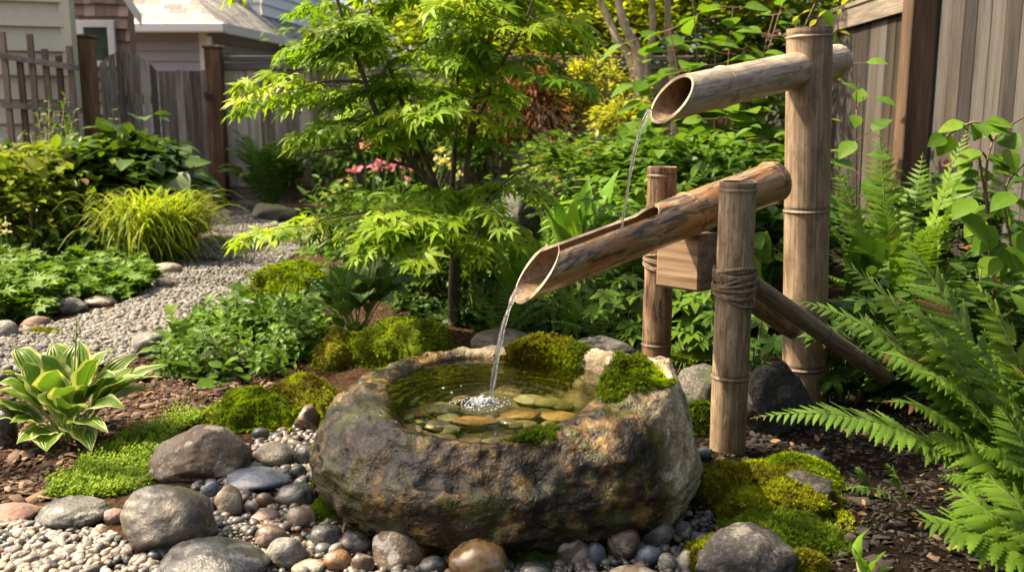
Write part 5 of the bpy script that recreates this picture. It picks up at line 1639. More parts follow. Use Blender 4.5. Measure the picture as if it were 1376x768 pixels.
MOSSES = [
 ('bright green moss mound beside the mossy gold cushion at the basin side', (288, 508, 412, 578), 'moss', dict(n=7000, d=.8)),
 ('golden yellow moss cushion hugging the shoulder of the basin', (352, 488, 470, 572), 'moss_gold', dict(n=7500, d=.9)),
 ('wide green moss hummock with rusty side behind the basin rim', (468, 418, 622, 492), 'moss', dict(n=8500, d=.7)),
 ('low olive moss hummock next to the wide green one behind the basin', (415, 440, 500, 492), 'moss_brown', dict(n=4200, d=.8)),
 ('round dark moss clump wedged between cobbles by the basin foot', (412, 658, 472, 704), 'moss_dark', dict(n=3200, d=.9)),
 ('small moss pad above the round moss clump at the basin side', (424, 630, 458, 660), 'moss_dark', dict(n=1600, d=.9)),
 ('dark green moss tuft among the cobbles in front of the basin', (682, 712, 745, 762), 'moss_dark', dict(n=3800, d=.9)),
 ('big golden green moss cushion at the foot of the front bamboo post', (928, 606, 1112, 702), 'moss_gold', dict(n=11000, d=.9, size=.0095)),
 ('fresh green moss patch on top of the golden cushion by the post', (1010, 604, 1122, 660), 'moss', dict(n=5000, d=.8)),
 ('dark feathery moss in front of the golden cushion near the ferns', (960, 680, 1130, 745), 'moss_dark', dict(n=7000, d=.8, size=.010)),
 ('yellow moss edge on the dark slab rock at the bottom', (915, 716, 1010, 775), 'moss_gold', dict(n=4200, d=.6)),
 ('yellow moss sprig between the slab rock and the seedling', (1052, 728, 1105, 775), 'moss_gold', dict(n=2200, d=.8)),
 ('moss pad on the dark rock between basin and front post', (905, 490, 960, 520), 'moss_dark', dict(n=2200, d=.9, lift=.10, h=.03)),
 ('green moss fringe beside the basin under the rear bamboo post', (915, 535, 960, 585), 'moss_dark', dict(n=2600, d=.8)),
 ('moss by the stones at the far path edge', (30, 430, 95, 452), 'moss_brown', dict(n=1800, d=.5, h=.025)),
 ('bright mossy bank along the near edge of the path', (330, 352, 470, 410), 'moss', dict(n=7500, d=.55, size=.013)),
]
for i, (lb, bx_, mt, kw) in enumerate(MOSSES):
    mossy_mound(lb, bx_, mt, 40 + i, **kw)

# ---- trailing ground cover of small bright leaves by the boulder
def carpet(name, label, poly, n, size, tpl, mat, seed, height, cat='ground cover', group=None, lumps=3.0):
    pts = region(poly, n, seed); r = np.random.default_rng(seed)
    c = pts.mean(0)
    hgt = height * (.45 + .55 * np.clip(.5 + fbm(pts * (1, 1, 0), lumps * 3, 2, seed), 0, 1.2))
    pts[:, 2] += hgt * r.random(n) ** .5
    d = rdir(n, r, 1, .15); up = nrm(np.stack([r.normal(0, .4, n), r.normal(0, .4, n), np.ones(n)], -1))
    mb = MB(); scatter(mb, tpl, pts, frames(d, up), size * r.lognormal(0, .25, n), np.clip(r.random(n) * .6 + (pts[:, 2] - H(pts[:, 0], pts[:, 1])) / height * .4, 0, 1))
    return mb.build(name, LM[mat], origin=(c[0], c[1], H(c[0], c[1])), label=label, category=cat, group=group)
LM['sedum'] = leaf_mat('bright sedum leaves', [(.07, .14, .02), (.16, .27, .04), (.30, .42, .08)], .5, .4)
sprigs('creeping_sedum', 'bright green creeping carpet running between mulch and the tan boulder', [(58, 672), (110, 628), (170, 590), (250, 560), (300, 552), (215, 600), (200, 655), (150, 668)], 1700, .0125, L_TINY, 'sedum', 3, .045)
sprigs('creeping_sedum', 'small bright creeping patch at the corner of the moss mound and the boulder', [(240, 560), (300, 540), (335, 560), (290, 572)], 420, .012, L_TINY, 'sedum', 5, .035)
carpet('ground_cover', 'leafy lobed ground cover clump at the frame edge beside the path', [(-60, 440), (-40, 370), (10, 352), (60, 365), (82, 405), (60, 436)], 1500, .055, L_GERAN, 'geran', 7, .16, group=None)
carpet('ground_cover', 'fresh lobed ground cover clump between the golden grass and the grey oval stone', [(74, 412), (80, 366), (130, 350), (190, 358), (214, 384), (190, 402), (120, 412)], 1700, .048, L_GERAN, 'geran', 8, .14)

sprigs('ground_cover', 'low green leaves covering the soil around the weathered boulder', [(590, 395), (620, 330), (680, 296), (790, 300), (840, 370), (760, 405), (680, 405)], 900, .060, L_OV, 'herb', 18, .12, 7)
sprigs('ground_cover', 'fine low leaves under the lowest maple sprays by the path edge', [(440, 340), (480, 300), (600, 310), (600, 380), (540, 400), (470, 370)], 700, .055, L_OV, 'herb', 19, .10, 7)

# ---- variegated hosta in the mulch
hb = G(92, 588) + np.array((0, .0, 0))
HV = []
for px, py, dy, w in ((12, 497, .06, .075), (-8, 535, -.02, .085), (22, 562, -.08, .085), (66, 600, -.14, .080), (108, 584, -.12, .06), (30, 462, .10, .07), (72, 455, .12, .075), (105, 452, .13, .08), (150, 462, .10, .075),
                      (176, 470, .08, .06), (212, 484, .04, .06), (205, 500, .0, .058), (160, 543, -.10, .058), (120, 512, -.06, .075), (128, 476, .0, .085), (80, 490, -.02, .085), (55, 525, -.06, .085), (96, 540, -.12, .08),
                      (190, 515, .05, .055), (40, 480, .02, .085), (148, 500, -.03, .07), (5, 510, -.02, .08), (86, 515, -.07, .075), (170, 488, .03, .065), (60, 470, .05, .08), (-14, 560, -.06, .085), (30, 590, -.12, .08), (0, 520, .02, .08), (140, 575, -.14, .07), (185, 500, -.02, .07), (120, 600, -.16, .06)):
    HV.append((P(px + (px - 95) * .12, py + 6, hb[1] + dy * 1.3), w * 1.25))
hv = hosta('hosta', 'variegated hosta with cream edged leaves growing in the bark mulch', hb, HV, 'hosta_var', 3)
mb = MB(); tp = P(103, 432, hb[1] + .03); c = bez(hb, hb * .5 + tp * .5 + np.array((.01, 0, .03)), tp, 20); tube(mb, c, np.linspace(.004, .0022, 20), 6)
scatter(mb, L_TINY, np.array([c[-1 - i // 3] for i in range(14)]), frames(rdir(14, rng, .5, 1.5), rdir(14, rng)), np.full(14, .016), .6)
mb.build('flower_stalk', LM['pale_stem'], hv)

# ---- blue green hosta under the maple
hb = G(478, 446)
HB = []
for px, py, dy, w in ((408, 378, .0, .085), (420, 398, -.08, .09), (440, 420, -.14, .08), (405, 405, -.02, .08), (455, 360, .1, .095), (490, 345, .15, .09), (520, 352, .12, .085), (548, 360, .1, .08), (562, 385, .05, .075), (545, 400, -.04, .08), (520, 412, -.12, .075),
                      (470, 388, -.10, .095), (500, 378, -.06, .095), (450, 385, -.05, .09), (485, 410, -.16, .085), (530, 375, .0, .085), (430, 365, .08, .085), (470, 366, .02, .09)):
    HB.append((P(px + (px - 480) * .08, py - 4, hb[1] + dy * 1.5 - .05), w * 1.75))
hosta('hosta', 'blue green hosta with narrow pale leaf edges under the maple', hb, HB, 'hosta_blue', 5, arch=.12)

# ---- broad fresh leaves behind the channel, strap leaves by the basin
hb = np.array((P(775, 330, 4.7)[0], 4.7, 0.0))
BL = [(P(px, py, hb[1] + dy), w * 1.35) for px, py, dy, w in ((720, 262, .0, .08), (735, 285, -.1, .09), (752, 302, -.12, .08), (832, 228, .1, .085), (815, 262, .05, .10), (795, 255, .0, .09), (775, 262, -.05, .08), (850, 285, -.05, .07), (745, 268, .1, .07), (790, 240, .15, .08))]
hosta('broad_leaf_plant', 'fresh plant with upright lance shaped leaves beyond the channel opening', hb, BL, 'broad', 8, arch=.10)
hb = G(765, 452)
t = thing('iris_clump', 'clump of green strap leaves behind the mossy far rim', 'iris', hb)
mb = MB()
for px, py in ((735, 392), (748, 380), (757, 372), (768, 378), (780, 386), (728, 410), (790, 398), (760, 395), (772, 402), (744, 405)):
    e = P(px, py, hb[1] + rnd.uniform(-.08, .12)); blade(mb, hb + np.array((rnd.gauss(0, .03), rnd.gauss(0, .03), 0)), e, rnd.uniform(.0, .05), .026, .4, .02, 12, 2, .3, rnd.random())
mb.build('foliage', LM['broad'], t)
hb = np.array((P(706, 395, 4.3)[0], 4.3, 0.0))
BL = [(P(px, py, hb[1] + dy), w) for px, py, dy, w in ((660, 330, .0, .09), (690, 312, .1, .09), (715, 320, .05, .10), (735, 335, -.05, .09), (668, 355, -.1, .09), (700, 350, -.12, .10), (728, 362, -.12, .08), (648, 350, .05, .08), (700, 335, .0, .09))]
hosta('broad_leaf_plant', 'low rounded leafy plant between the maple trunk and the channel mouth', hb, BL, 'broad', 9, arch=.10)

for (bxp, byp, lbl, sd_) in ((300, 462, 'broad leaved clump among the small herbs near the half buried path rock', 3), (362, 440, 'broad leaved clump between the herbs and the mossy path bank', 4), (412, 462, 'broad leaved clump crowding the blue green hosta from the path side', 5), (250, 486, 'low broad leaved clump at the mulch edge of the herb bed', 6)):
    r = np.random.default_rng(sd_); hb = G(bxp, byp)
    LV = []
    for i in range(15):
        a = i * 2.4; q_ = .07 + .12 * r.random()
        LV.append((hb + np.array((cos(a) * q_, sin(a) * q_, .17 - .6 * q_ + r.uniform(-.02, .05))), r.uniform(.055, .085)))
    hosta('broad_leaf_plant', lbl, hb, LV, 'broad' if sd_ % 2 else 'herb', 700 + sd_, group='broad leaved clumps in the herb bed', arch=.12)
for (bxp, Yb, lbl, lst) in ((935, 4.3, 'broad leaved plant behind the crossbeam and the rear bamboo post', ((900, 330), (925, 312), (950, 318), (968, 345), (915, 365), (945, 372), (890, 360), (930, 345))),
   (1030, 4.0, 'broad leaved plant glimpsed between the front post and the tall post', ((1005, 330), (1028, 312), (1045, 335), (1012, 362), (1040, 372), (1000, 380), (1025, 395))),
   (850, 4.6, 'broad leaved plant just under the upper part of the channel', ((815, 345), (840, 330), (862, 340), (878, 362), (830, 372), (856, 382), (800, 368))),
   (1160, 3.9, 'broad leaved plant in the shade right of the tall post', ((1130, 330), (1152, 315), (1180, 325), (1195, 350), (1140, 362), (1172, 372), (1125, 385)))):
    hb = np.array((P(bxp, 400, Yb)[0], Yb, 0.0))
    hosta('broad_leaf_plant', lbl, hb, [(P(px, py, Yb + rnd.uniform(-.15, .12)), rnd.uniform(.075, .11)) for px, py in lst], 'herb' if bxp != 1160 else 'herb_dark', 300 + bxp, group='broad leaved plants behind the posts', arch=.12)

# ---- golden grass by the path
gb = G(205, 352)
t = thing('golden_grass', 'fountain of golden yellow grass spilling over the path edge', 'ornamental grass', gb)
mb = MB(); r = np.random.default_rng(5)
for i in range(760):
    a = r.uniform(0, 2 * pi); L = r.uniform(.22, .52); bx = gb + np.array((r.normal(0, .09), r.normal(0, .09), 0))
    e = bx + np.array((cos(a) * L + .07, sin(a) * L * .8 - .05, r.uniform(.03, .46)))
    blade(mb, bx, e, r.uniform(.26, .50), r.uniform(.012, .022), .35, .0, 8, 2, .2, r.random())
mb.build('foliage', LM['grass'], t)

# ---- shrubs on the left
shrub('shrub', 'dense dark broadleaf shrub with yellow tinged leaves at the frame edge', 'shrub', G(40, 356), P(48, 292, 6.7), (.62, .5, .43), 2500, L_OV, .105, 'shrub_yel', 3, 60, .2, .5, 10)
shrub('shrub', 'dark green large leaved shrub in front of the arched gate', 'shrub', G(175, 340), P(172, 258, 7.1), (.46, .42, .36), 1100, L_WIDE, .135, 'shrub_dark', 4, 40, .22, .5, 8)
shrub('shrub', 'dark leaved bush growing tall under the trellis', 'shrub', G(45, 330), P(50, 252, 7.7), (.45, .4, .28), 600, L_OV, .11, 'shrub_dark', 6, 36, .22, .5, 8)
leafy('climbing_plant', 'thin climbing plant reaching up the wooden trellis', 'climber', G(75, 318), [P(66, 128, 8.7), P(88, 130, 8.6), P(50, 150, 8.6), P(100, 150, 8.4), P(72, 150, 8.5), P(60, 170, 8.4), P(92, 165, 8.3), P(40, 180, 8.3)], 12, .09, L_OV, 'herb', 8, 'stem_brown', .1, .006, .35)
leafy('tall_herb', 'single tall stem with pale buds above the big leaved shrub', 'herb', G(160, 335), [P(152, 148, 7.0), P(147, 190, 7.0)], 9, .075, L_OV, 'shrub_yel', 9, 'stem', .06, .005, .4)
leafy('tall_herb', 'pale flowering stem at the frame edge above the ground cover', 'herb', G(10, 355), [P(8, 296, 5.6), P(2, 300, 5.6)], 4, .045, L_SMALL, 'cream', 19, 'pale_stem', .06, .004, .75)
shrub('shrub', 'low dark foliage filling the bed under the shrubs by the path', 'shrub', G(110, 352), P(115, 325, 6.4), (.75, .25, .22), 900, L_OV, .085, 'shrub_dark', 12, 30, .25, .4, 4)

# ---- ferns at the far end of the path
fb_ = G(365, 286)
fern('fern', 'dark green fern at the far bend of the path against the fence', fb_, ring_fronds(fb_, 26, .58, .82, .15, 3), 'fern_dark', 5, 20, group=None, sr=.005)
fb_ = G(425, 268)
fern('fern', 'second dark fern behind the low brown boulder at the path bend', fb_, ring_fronds(fb_, 14, .5, .55, .11, 4), 'fern_dark', 6, 18, sr=.005)

# ---- herbs between path and basin
HERBS = [
 ('leafy herb clump with small violet flower near the hosta', (330, 452), [(298, 398), (318, 390), (340, 388), (352, 402), (328, 410), (310, 420), (362, 418), (285, 415)], 6, 0.058, L_OV, 'herb'),
 ('leafy herb clump spilling over the half buried path rock', (250, 492), [(222, 452), (240, 440), (262, 448), (275, 462), (215, 470), (285, 478), (232, 478)], 6, 0.045, L_OV, 'herb'),
 ('leafy herb clump with thin reddish stems above the moss mound', (298, 505), [(270, 440), (292, 432), (312, 428), (326, 446), (340, 452), (284, 455), (302, 462), (262, 470)], 7, 0.058, L_OV, 'herb'),
 ('thin stemmed herb clump between hosta and gold moss', (388, 478), [(362, 415), (380, 400), (402, 410), (418, 430), (372, 440), (395, 446), (352, 440)], 6, 0.058, L_OV, 'herb'),
 ('small herb clump at the mulch edge beside the path', (225, 505), [(208, 478), (226, 466), (246, 480), (214, 492)], 5, 0.038, L_SMALL, 'herb'),
 ('pale leafed herb clump close to the wide moss hummock', (420, 470), [(400, 430), (420, 420), (440, 440), (412, 446)], 5, 0.051, L_LANCE, 'herb'),
]
EXTRA = [('herb clump with pale fresh leaves at the mulch edge by the gold moss', (345, 500), (320, 440, 400, 488), 12, .055, L_OV), ('herb clump crowding the near path edge in the middle', (290, 470), (240, 400, 335, 455), 14, .06, L_OV),
 ('low herb clump right against the blue green hosta', (410, 462), (370, 405, 440, 455), 12, .055, L_OV), ('herb clump behind the thin reddish stems', (320, 450), (290, 395, 390, 440), 14, .06, L_OV), ('small leaved herb clump by the half buried path rock', (235, 498), (205, 445, 290, 490), 14, .042, L_SMALL)]
for i, (lb, b, bx, n, sz, tp) in enumerate(EXTRA):
    r = np.random.default_rng(90 + i); gb = G(*b)
    leafy('herb', lb, 'herb', gb, [P(r.uniform(bx[0], bx[2]), r.uniform(bx[1], bx[3]), gb[1] + r.uniform(-.2, .2)) for _ in range(n)], 6, sz, tp, 'herb', 90 + i, 'stem', .12, .0022, .25, 'herbs between path and basin')
sprigs('ground_cover', 'low mixed leaves carpeting the soil between the path and the moss mounds', [(205, 480), (250, 440), (330, 400), (420, 385), (430, 440), (470, 470), (380, 495), (300, 515), (230, 505)], 150, .070, L_WIDE, 'herb', 15, .09, 6)
sprigs('ground_cover', 'darker small leaves threaded through the mixed leaf carpet by the path', [(205, 480), (250, 440), (330, 400), (420, 385), (430, 440), (470, 470), (380, 495), (300, 515), (230, 505)], 170, .040, L_OV, 'herb_dark', 17, .11, 8)
sprigs('ground_cover', 'low dark leaves carpeting the soil around the maple foot', [(520, 420), (600, 395), (700, 400), (770, 440), (690, 462), (640, 445), (560, 425)], 420, .045, L_OV, 'herb_dark', 16, .09)
for i, (lb, b, tips, pr, sz, tp, mt) in enumerate(HERBS):
    gb = G(*b)
    leafy('herb', lb, 'herb', gb, [P(x, y, gb[1] + rnd.uniform(-.12, .12)) for x, y in tips], pr, sz, tp, mt, 60 + i, 'stem_red' if i == 2 else 'stem', .12, .0022, .25, 'herbs between path and basin')
gb = G(285, 512)
leafy('purple_herb', 'dark purple leaved seedling among the green herbs', 'herb', gb, [P(272, 478, gb[1]), P(296, 470, gb[1]), P(262, 500, gb[1])], 4, .026, L_OV, 'purple', 71, 'stem_red', .1, .002, .4)
mb = MB(); r = np.random.default_rng(4)
for k_, (px, py) in enumerate(((330, 404), (335, 406))):
    c = P(px, py, 3.95); scatter(mb, L_SMALL, np.tile(c, (6, 1)), frames(rdir(6, r, .3, .2), np.tile((0, -.6, .8), (6, 1))), np.full(6, .022), .6)
mb.build('flower', LM['violet'], origin=P(332, 405, 3.95), label='tiny pale violet flower on the herb clump near the hosta', category='flower')
# sprouting grass by the path and the little sprout on the moss
gb = G(440, 432)
t = thing('grass_sprout', 'thin upright grass sprout at the near path edge', 'grass tuft', gb); mb = MB()
for px, py in ((395, 318), (386, 330), (412, 325), (400, 345), (425, 405), (378, 352)):
    blade(mb, P(403 if py < 400 else 436, 420, gb[1]), P(px, py, gb[1]), .03, .013, .4, .0, 12, 2, .3, rnd.random())
mb.build('foliage', LM['herb'], t)
gb = G(578, 470)
hosta('seedling', 'single bright seedling sprouting on the moss hummock', gb, [(P(583, 424, gb[1] - .02), .045), (P(600, 462, gb[1] - .05), .035), (P(562, 455, gb[1]), .028)], 'broad', 5, arch=.03, cup=.3)

# ---- the Japanese maple
mz = G(610, 436)
mY = mz[1]
mt_ = thing('japanese_maple', 'young green Japanese maple with layered sprays of lobed leaves', 'tree', mz)
STEM = [
 [(610, 440, 0), (610, 380, 0), (614, 320, .0), (618, 290, 0)],
 [(618, 292, 0), (626, 240, .0), (636, 150, .05), (652, 80, .1), (668, -10, .1), (680, -80, .1)],
 [(616, 300, 0), (590, 262, -.05), (560, 226, -.08), (530, 190, -.1), (505, 150, -.1), (487, 98, -.1), (462, 30, -.05), (440, -50, 0)],
 [(590, 262, -.05), (566, 200, .05), (545, 150, .1), (520, 80, .15), (500, 20, .15), (480, -60, .2)],
 [(630, 200, 0), (646, 150, -.1), (672, 90, -.2), (705, 30, -.25), (730, -40, -.3)],
 [(606, 280, 0), (612, 180, .2), (614, 90, .25), (592, 0, .3), (580, -60, .3)],
 [(560, 226, -.08), (520, 215, -.2), (470, 200, -.3), (420, 205, -.35)],
 [(487, 110, -.1), (440, 110, -.15), (395, 120, -.2)],
 [(614, 310, 0), (560, 290, -.2), (500, 285, -.35), (430, 295, -.45)],
 [(618, 300, 0), (650, 270, -.15), (700, 230, -.25), (740, 215, -.3)],
]
mb = MB(); nodes_ = []
for i, s in enumerate(STEM):
    pts = curve_pts(np.array([P(a, b, mY + c) for a, b, c in s]), 30)
    r0 = (.030, .017, .020, .016, .013, .014, .009, .008, .009, .009)[i]
    rr_ = np.linspace(r0, max(.0028, r0 * .35), 30)
    if i == 0: rr_ = np.linspace(.030, .021, 30)
    tube(mb, pts, rr_, 9); nodes_.append(pts[4:])
mb.build('trunk', LM['bark'], mt_)
nodes_ = np.concatenate(nodes_)
SPRAYS = [  # centre px, centre py, half width px, half height px, depth offset, spread, number
 (420, 45, 75, 40, .0, .25, 12), (380, 70, 45, 25, -.05, .2, 5), (480, 80, 70, 40, -.1, .25, 10), (520, 30, 80, 40, .05, .3, 12), (600, 50, 70, 45, .1, .3, 9), (660, 40, 60, 40, -.1, .3, 8), (720, 40, 55, 35, -.1, .25, 8), (735, 110, 30, 12, -.25, .15, 3),
 (430, 112, 65, 22, -.2, .25, 8), (390, 128, 45, 12, -.2, .2, 4), (520, 130, 85, 28, -.1, .35, 14), (620, 120, 70, 35, .1, .3, 10), (700, 80, 55, 22, -.2, .3, 8),
 (460, 170, 50, 22, -.2, .25, 6), (540, 165, 80, 14, -.2, .3, 11), (620, 180, 55, 25, .0, .3, 6), 
 (675, 240, 35, 14, -.2, .2, 3),
 (420, 300, 65, 12, -.45, .2, 6), (490, 285, 55, 14, -.35, .25, 7), (540, 290, 70, 22, -.4, .3, 13), (610, 290, 65, 22, -.3, .3, 12), (655, 300, 35, 18, -.2, .25, 5), (560, 325, 65, 20, -.45, .25, 10), (630, 320, 45, 18, -.3, .2, 5), (475, 305, 40, 15, -.4, .2, 5), (590, 262, 60, 15, -.3, .3, 7), 
 (500, -70, 150, 60, .1, .5, 16), (640, -80, 150, 60, .1, .5, 16), (560, -190, 150, 70, .0, .5, 16), (660, -230, 120, 70, .0, .5, 10), (500, 12, 110, 30, .1, .4, 10), (640, 10, 90, 30, .1, .4, 9), (560, 90, 90, 40, .25, .2, 8),
]
lm, tw_ = MB(), MB(); r = np.random.default_rng(21)
for (cx, cy, hw, hh_, dy, sp_, n) in SPRAYS:
    for _ in range(max(2, int(n * .58))):
        c = P(cx + r.uniform(-1, 1) * hw * 1.1, cy + r.uniform(-1, 1) * hh_ * .8, mY + dy + r.uniform(-1, 1) * sp_)
        o = c - (mz + np.array((0, 0, c[2])) * (1, 1, 1)); o[2] = 0
        o = nrm(o + r.normal(0, .16, 3) * (1, 1, 0))
        L = r.uniform(.18, .34)
        a = c - o * L * .55; e = c + o * L * .5 + np.array((0, 0, -.05 - .05 * r.random())); m_ = c + np.array((0, 0, .02))
        near = nodes_[np.argmin(np.linalg.norm(nodes_ - a, axis=1))]
        tube(tw_, bez(near, (near + a) / 2 + np.array((0, 0, -.02)), a, 8), np.linspace(.0035, .002, 8), 5, False)
        cv = bez(a, m_, e, 14); tube(tw_, cv, np.linspace(.002, .0009, 14), 5, False)
        k = r.integers(12, 20)
        s = np.linspace(.05, 1, k); idx = (s * 12.99).astype(int)
        sd = nrm(np.cross(o, (0, 0, 1.0)))
        sg = np.where(np.arange(k) % 2 == 0, 1, -1)[:, None]
        off = sg * sd * r.uniform(.01, .085, (k, 1)) * np.linspace(1.1, .35, k)[:, None]
        pos = cv[idx] + off + np.array((0, 0, -.25)) * np.linalg.norm(off, axis=1)[:, None] + r.normal(0, .006, (k, 3))
        d = nrm(o * .8 + sg * sd * np.linspace(.9, .15, k)[:, None] + np.stack([r.normal(0, .2, k), r.normal(0, .2, k), r.normal(-.38, .22, k)], -1))
        up = nrm(np.stack([r.normal(0, .28, k), r.normal(-.1, .28, k), np.ones(k)], -1))
        scatter(lm, L_MAPLE, pos, frames(d, up), .078 * r.lognormal(0, .18, k), np.clip(r.normal(.42, .18) + r.normal(0, .12, k), 0, 1))
lm.build('crown', LM['maple'], mt_); tw_.build('twigs', LM['bark'], mt_)
# ---- plants behind the spouts
def anemone(label, b, tips, size, seed, mat='herb', group='divided leaf perennials behind the basin', tpl=L_ANEM, dep=.3):
    gb = G(*b); r = np.random.default_rng(seed)
    t = thing('perennial', label, 'perennial', gb, group); lm, sm = MB(), MB()
    for px, py in tips:
        e = P(px, py, gb[1] + r.uniform(-dep, dep) * .7); e[2] = max(e[2], .03)
        tube(sm, bez(gb + np.array((r.normal(0, .03), r.normal(0, .03), -.01)), (gb + e) / 2 + np.array((0, 0, .08)), e, 10), np.linspace(.003, .0018, 10), 5, False)
        o = nrm((e - gb) * (1, 1, 0) + r.normal(0, .15, 3) * (1, 1, 0) + np.array((0, -.12, 0)))
        for a in (-1.0, 0, 1.0):
            R_ = rotz(a + r.normal(0, .1)); d = nrm(R_ @ o + np.array((0, 0, -.25 - .2 * r.random())))
            up = nrm(np.array((r.normal(0, .2), r.normal(-.2, .2), 1)))
            scatter(lm, tpl, e[None], frames(d[None], up[None]), [size * (1.0 if a == 0 else .85) * r.uniform(.85, 1.15)], [r.uniform(.2, .95)])
    lm.build('foliage', LM[mat], t); sm.build('stalks', LM['stem'], t)
    return t
def spots(x0, y0, x1, y1, n, seed):
    r = np.random.default_rng(seed)
    return [(r.uniform(x0, x1), r.uniform(y0, y1)) for _ in range(n)]
anemone('divided leaf perennial right beside the rear bamboo post low down', (850, 470), spots(800, 370, 880, 455, 26, 1), .085, 1)
anemone('divided leaf perennial between the two short bamboo posts', (930, 500), spots(900, 375, 965, 480, 24, 2), .085, 2)
anemone('divided leaf perennial under the crossbeam and the diagonal brace', (1010, 520), spots(960, 400, 1050, 500, 22, 3), .085, 3, 'herb_dark')
anemone('divided leaf perennial between the channel mouth and the rear post', (800, 440), spots(740, 345, 830, 440, 26, 4), .08, 4)
anemone('dark divided leaf perennial at the foot of the tall post', (1120, 540), spots(1095, 400, 1190, 520, 22, 5), .09, 5, 'herb_dark')
# feathery pale ferns under the channel
gb = G(815, 462)
fern('fern', 'pale lacy fern fronds spreading under the bamboo channel', gb, [(P(715, 400, gb[1] - .15), .10, .065), (P(742, 385, gb[1] + .1), .12, .06), (P(775, 372, gb[1] + .15), .12, .06), (P(880, 395, gb[1] - .1), .10, .06), (P(840, 372, gb[1] + .1), .12, .06), (P(728, 432, gb[1] - .2), .08, .055), (P(895, 430, gb[1] - .15), .08, .055), (P(808, 390, gb[1] - .2), .10, .06)], 'fern_pale', 11, 20)
gb = G(680, 462)
fern('fern', 'small lacy fern between the maple trunk and the tan rock', gb, ring_fronds(gb, 12, .26, .26, .05, 12), 'fern', 12, 18)
# loose mid height planting behind (each a plant of its own)
MIDS = [
 ('bushy leafy perennial left of the weathered boulder', (640, 400), (640, 350), (.28, .22, .16), 420, L_OV, .07, 'herb', 4.6),
 ('feathery low perennial in front of the weathered boulder', (690, 350), (690, 352), (.26, .22, .10), 420, L_LANCE, .07, 'fern', 5.3),
 ('leafy perennial behind the rear bamboo post', (890, 400), (900, 330), (.34, .26, .26), 620, L_OV, .08, 'herb', 4.5),
 ('leafy perennial left of the falling upper stream', (800, 330), (770, 245), (.36, .28, .22), 800, L_SMALL, .06, 'herb', 5.9),
 ('fresh green perennial right of the falling upper stream', (890, 330), (885, 245), (.42, .3, .24), 900, L_OV, .075, 'herb', 5.6),
 ('soft green perennial mass behind the channel middle', (830, 360), (840, 300), (.36, .26, .2), 700, L_LANCE, .075, 'broad', 5.0),
 ('yellow green small leaved shrub beside the red maple', (720, 290), (790, 225), (.36, .32, .18), 900, L_SMALL, .052, 'shrub_yel', 6.7),
 ('dark leafy plant filling the gap left of the tall post', (1020, 440), (1015, 340), (.26, .22, .32), 520, L_WIDE, .09, 'herb_dark', 4.3),
 ('dark leafy plant behind the tall post by the fence', (1150, 420), (1165, 330), (.30, .28, .30), 560, L_OV, .085, 'herb_dark', 4.6),
 ('shaded leafy shrub low against the side fence', (1260, 400), (1270, 330), (.32, .25, .30), 560, L_OV, .08, 'herb_dark', 4.4),
 ('green leafy plant under the leaning big leaf shrub', (960, 380), (960, 270), (.42, .3, .34), 800, L_OV, .09, 'herb', 5.2),
]
for i, (lb, b, c, rad, n, tp, sz, mt, Yc) in enumerate(MIDS):
    cc_ = P(*c, Yc); gb = np.array((cc_[0], cc_[1], H(cc_[0], cc_[1])))
    shrub('perennial', lb, 'perennial', gb, cc_, rad, n, tp, sz, mt, 200 + i, 26, .24, .45, 6, 'stem', .3, 'perennials in the middle of the bed', sr=.005)

# big leaved shrub behind the upper spout
gb = G(955, 360)
tips = [P(x, y, gb[1] + dy) for x, y, dy in ((850, 55, .2), (870, 110, .0), (855, 170, -.1), (900, 40, .1), (930, -10, .2), (960, 60, .0), (985, 10, .1), (1010, 70, -.1), (1040, 20, .15), (1060, -20, .2), (905, 190, -.2), (960, 160, -.2), (1010, 190, -.3), (1045, 150, -.1), (985, 110, .1), (900, 120, .2), (1030, 240, -.3), (890, 240, -.2), (940, 230, -.3), (1075, 60, .2), (1095, 5, .2))]
leafy('big_leaf_shrub', 'tall shrub with large soft green leaves rising behind the upper spout', 'shrub', gb, tips, 8, .29, L_WIDE, 'big', 31, 'stem_red', .08, .009, .30, droop=.5, petiole=.25)
gb = G(1150, 380)
leafy('leafy_sapling', 'thin sapling with a few large leaves between the tall post and the fence post', 'shrub', gb, [P(1150, 85, 4.6), P(1160, 130, 4.5)], 3, .19, L_WIDE, 'big', 33, 'stem_red', .06, .005, .62, droop=.4, petiole=.25)
leafy('leafy_sapling', 'slender branch of fresh leaves in the top corner by the tall post', 'shrub', G(1085, 330), [P(1100, -10, 5.2), P(1130, 10, 5.2), P(1075, 20, 5.3)], 6, .11, L_OV, 'tree_yel', 34, 'stem_brown', .05, .006, .6, droop=.4)

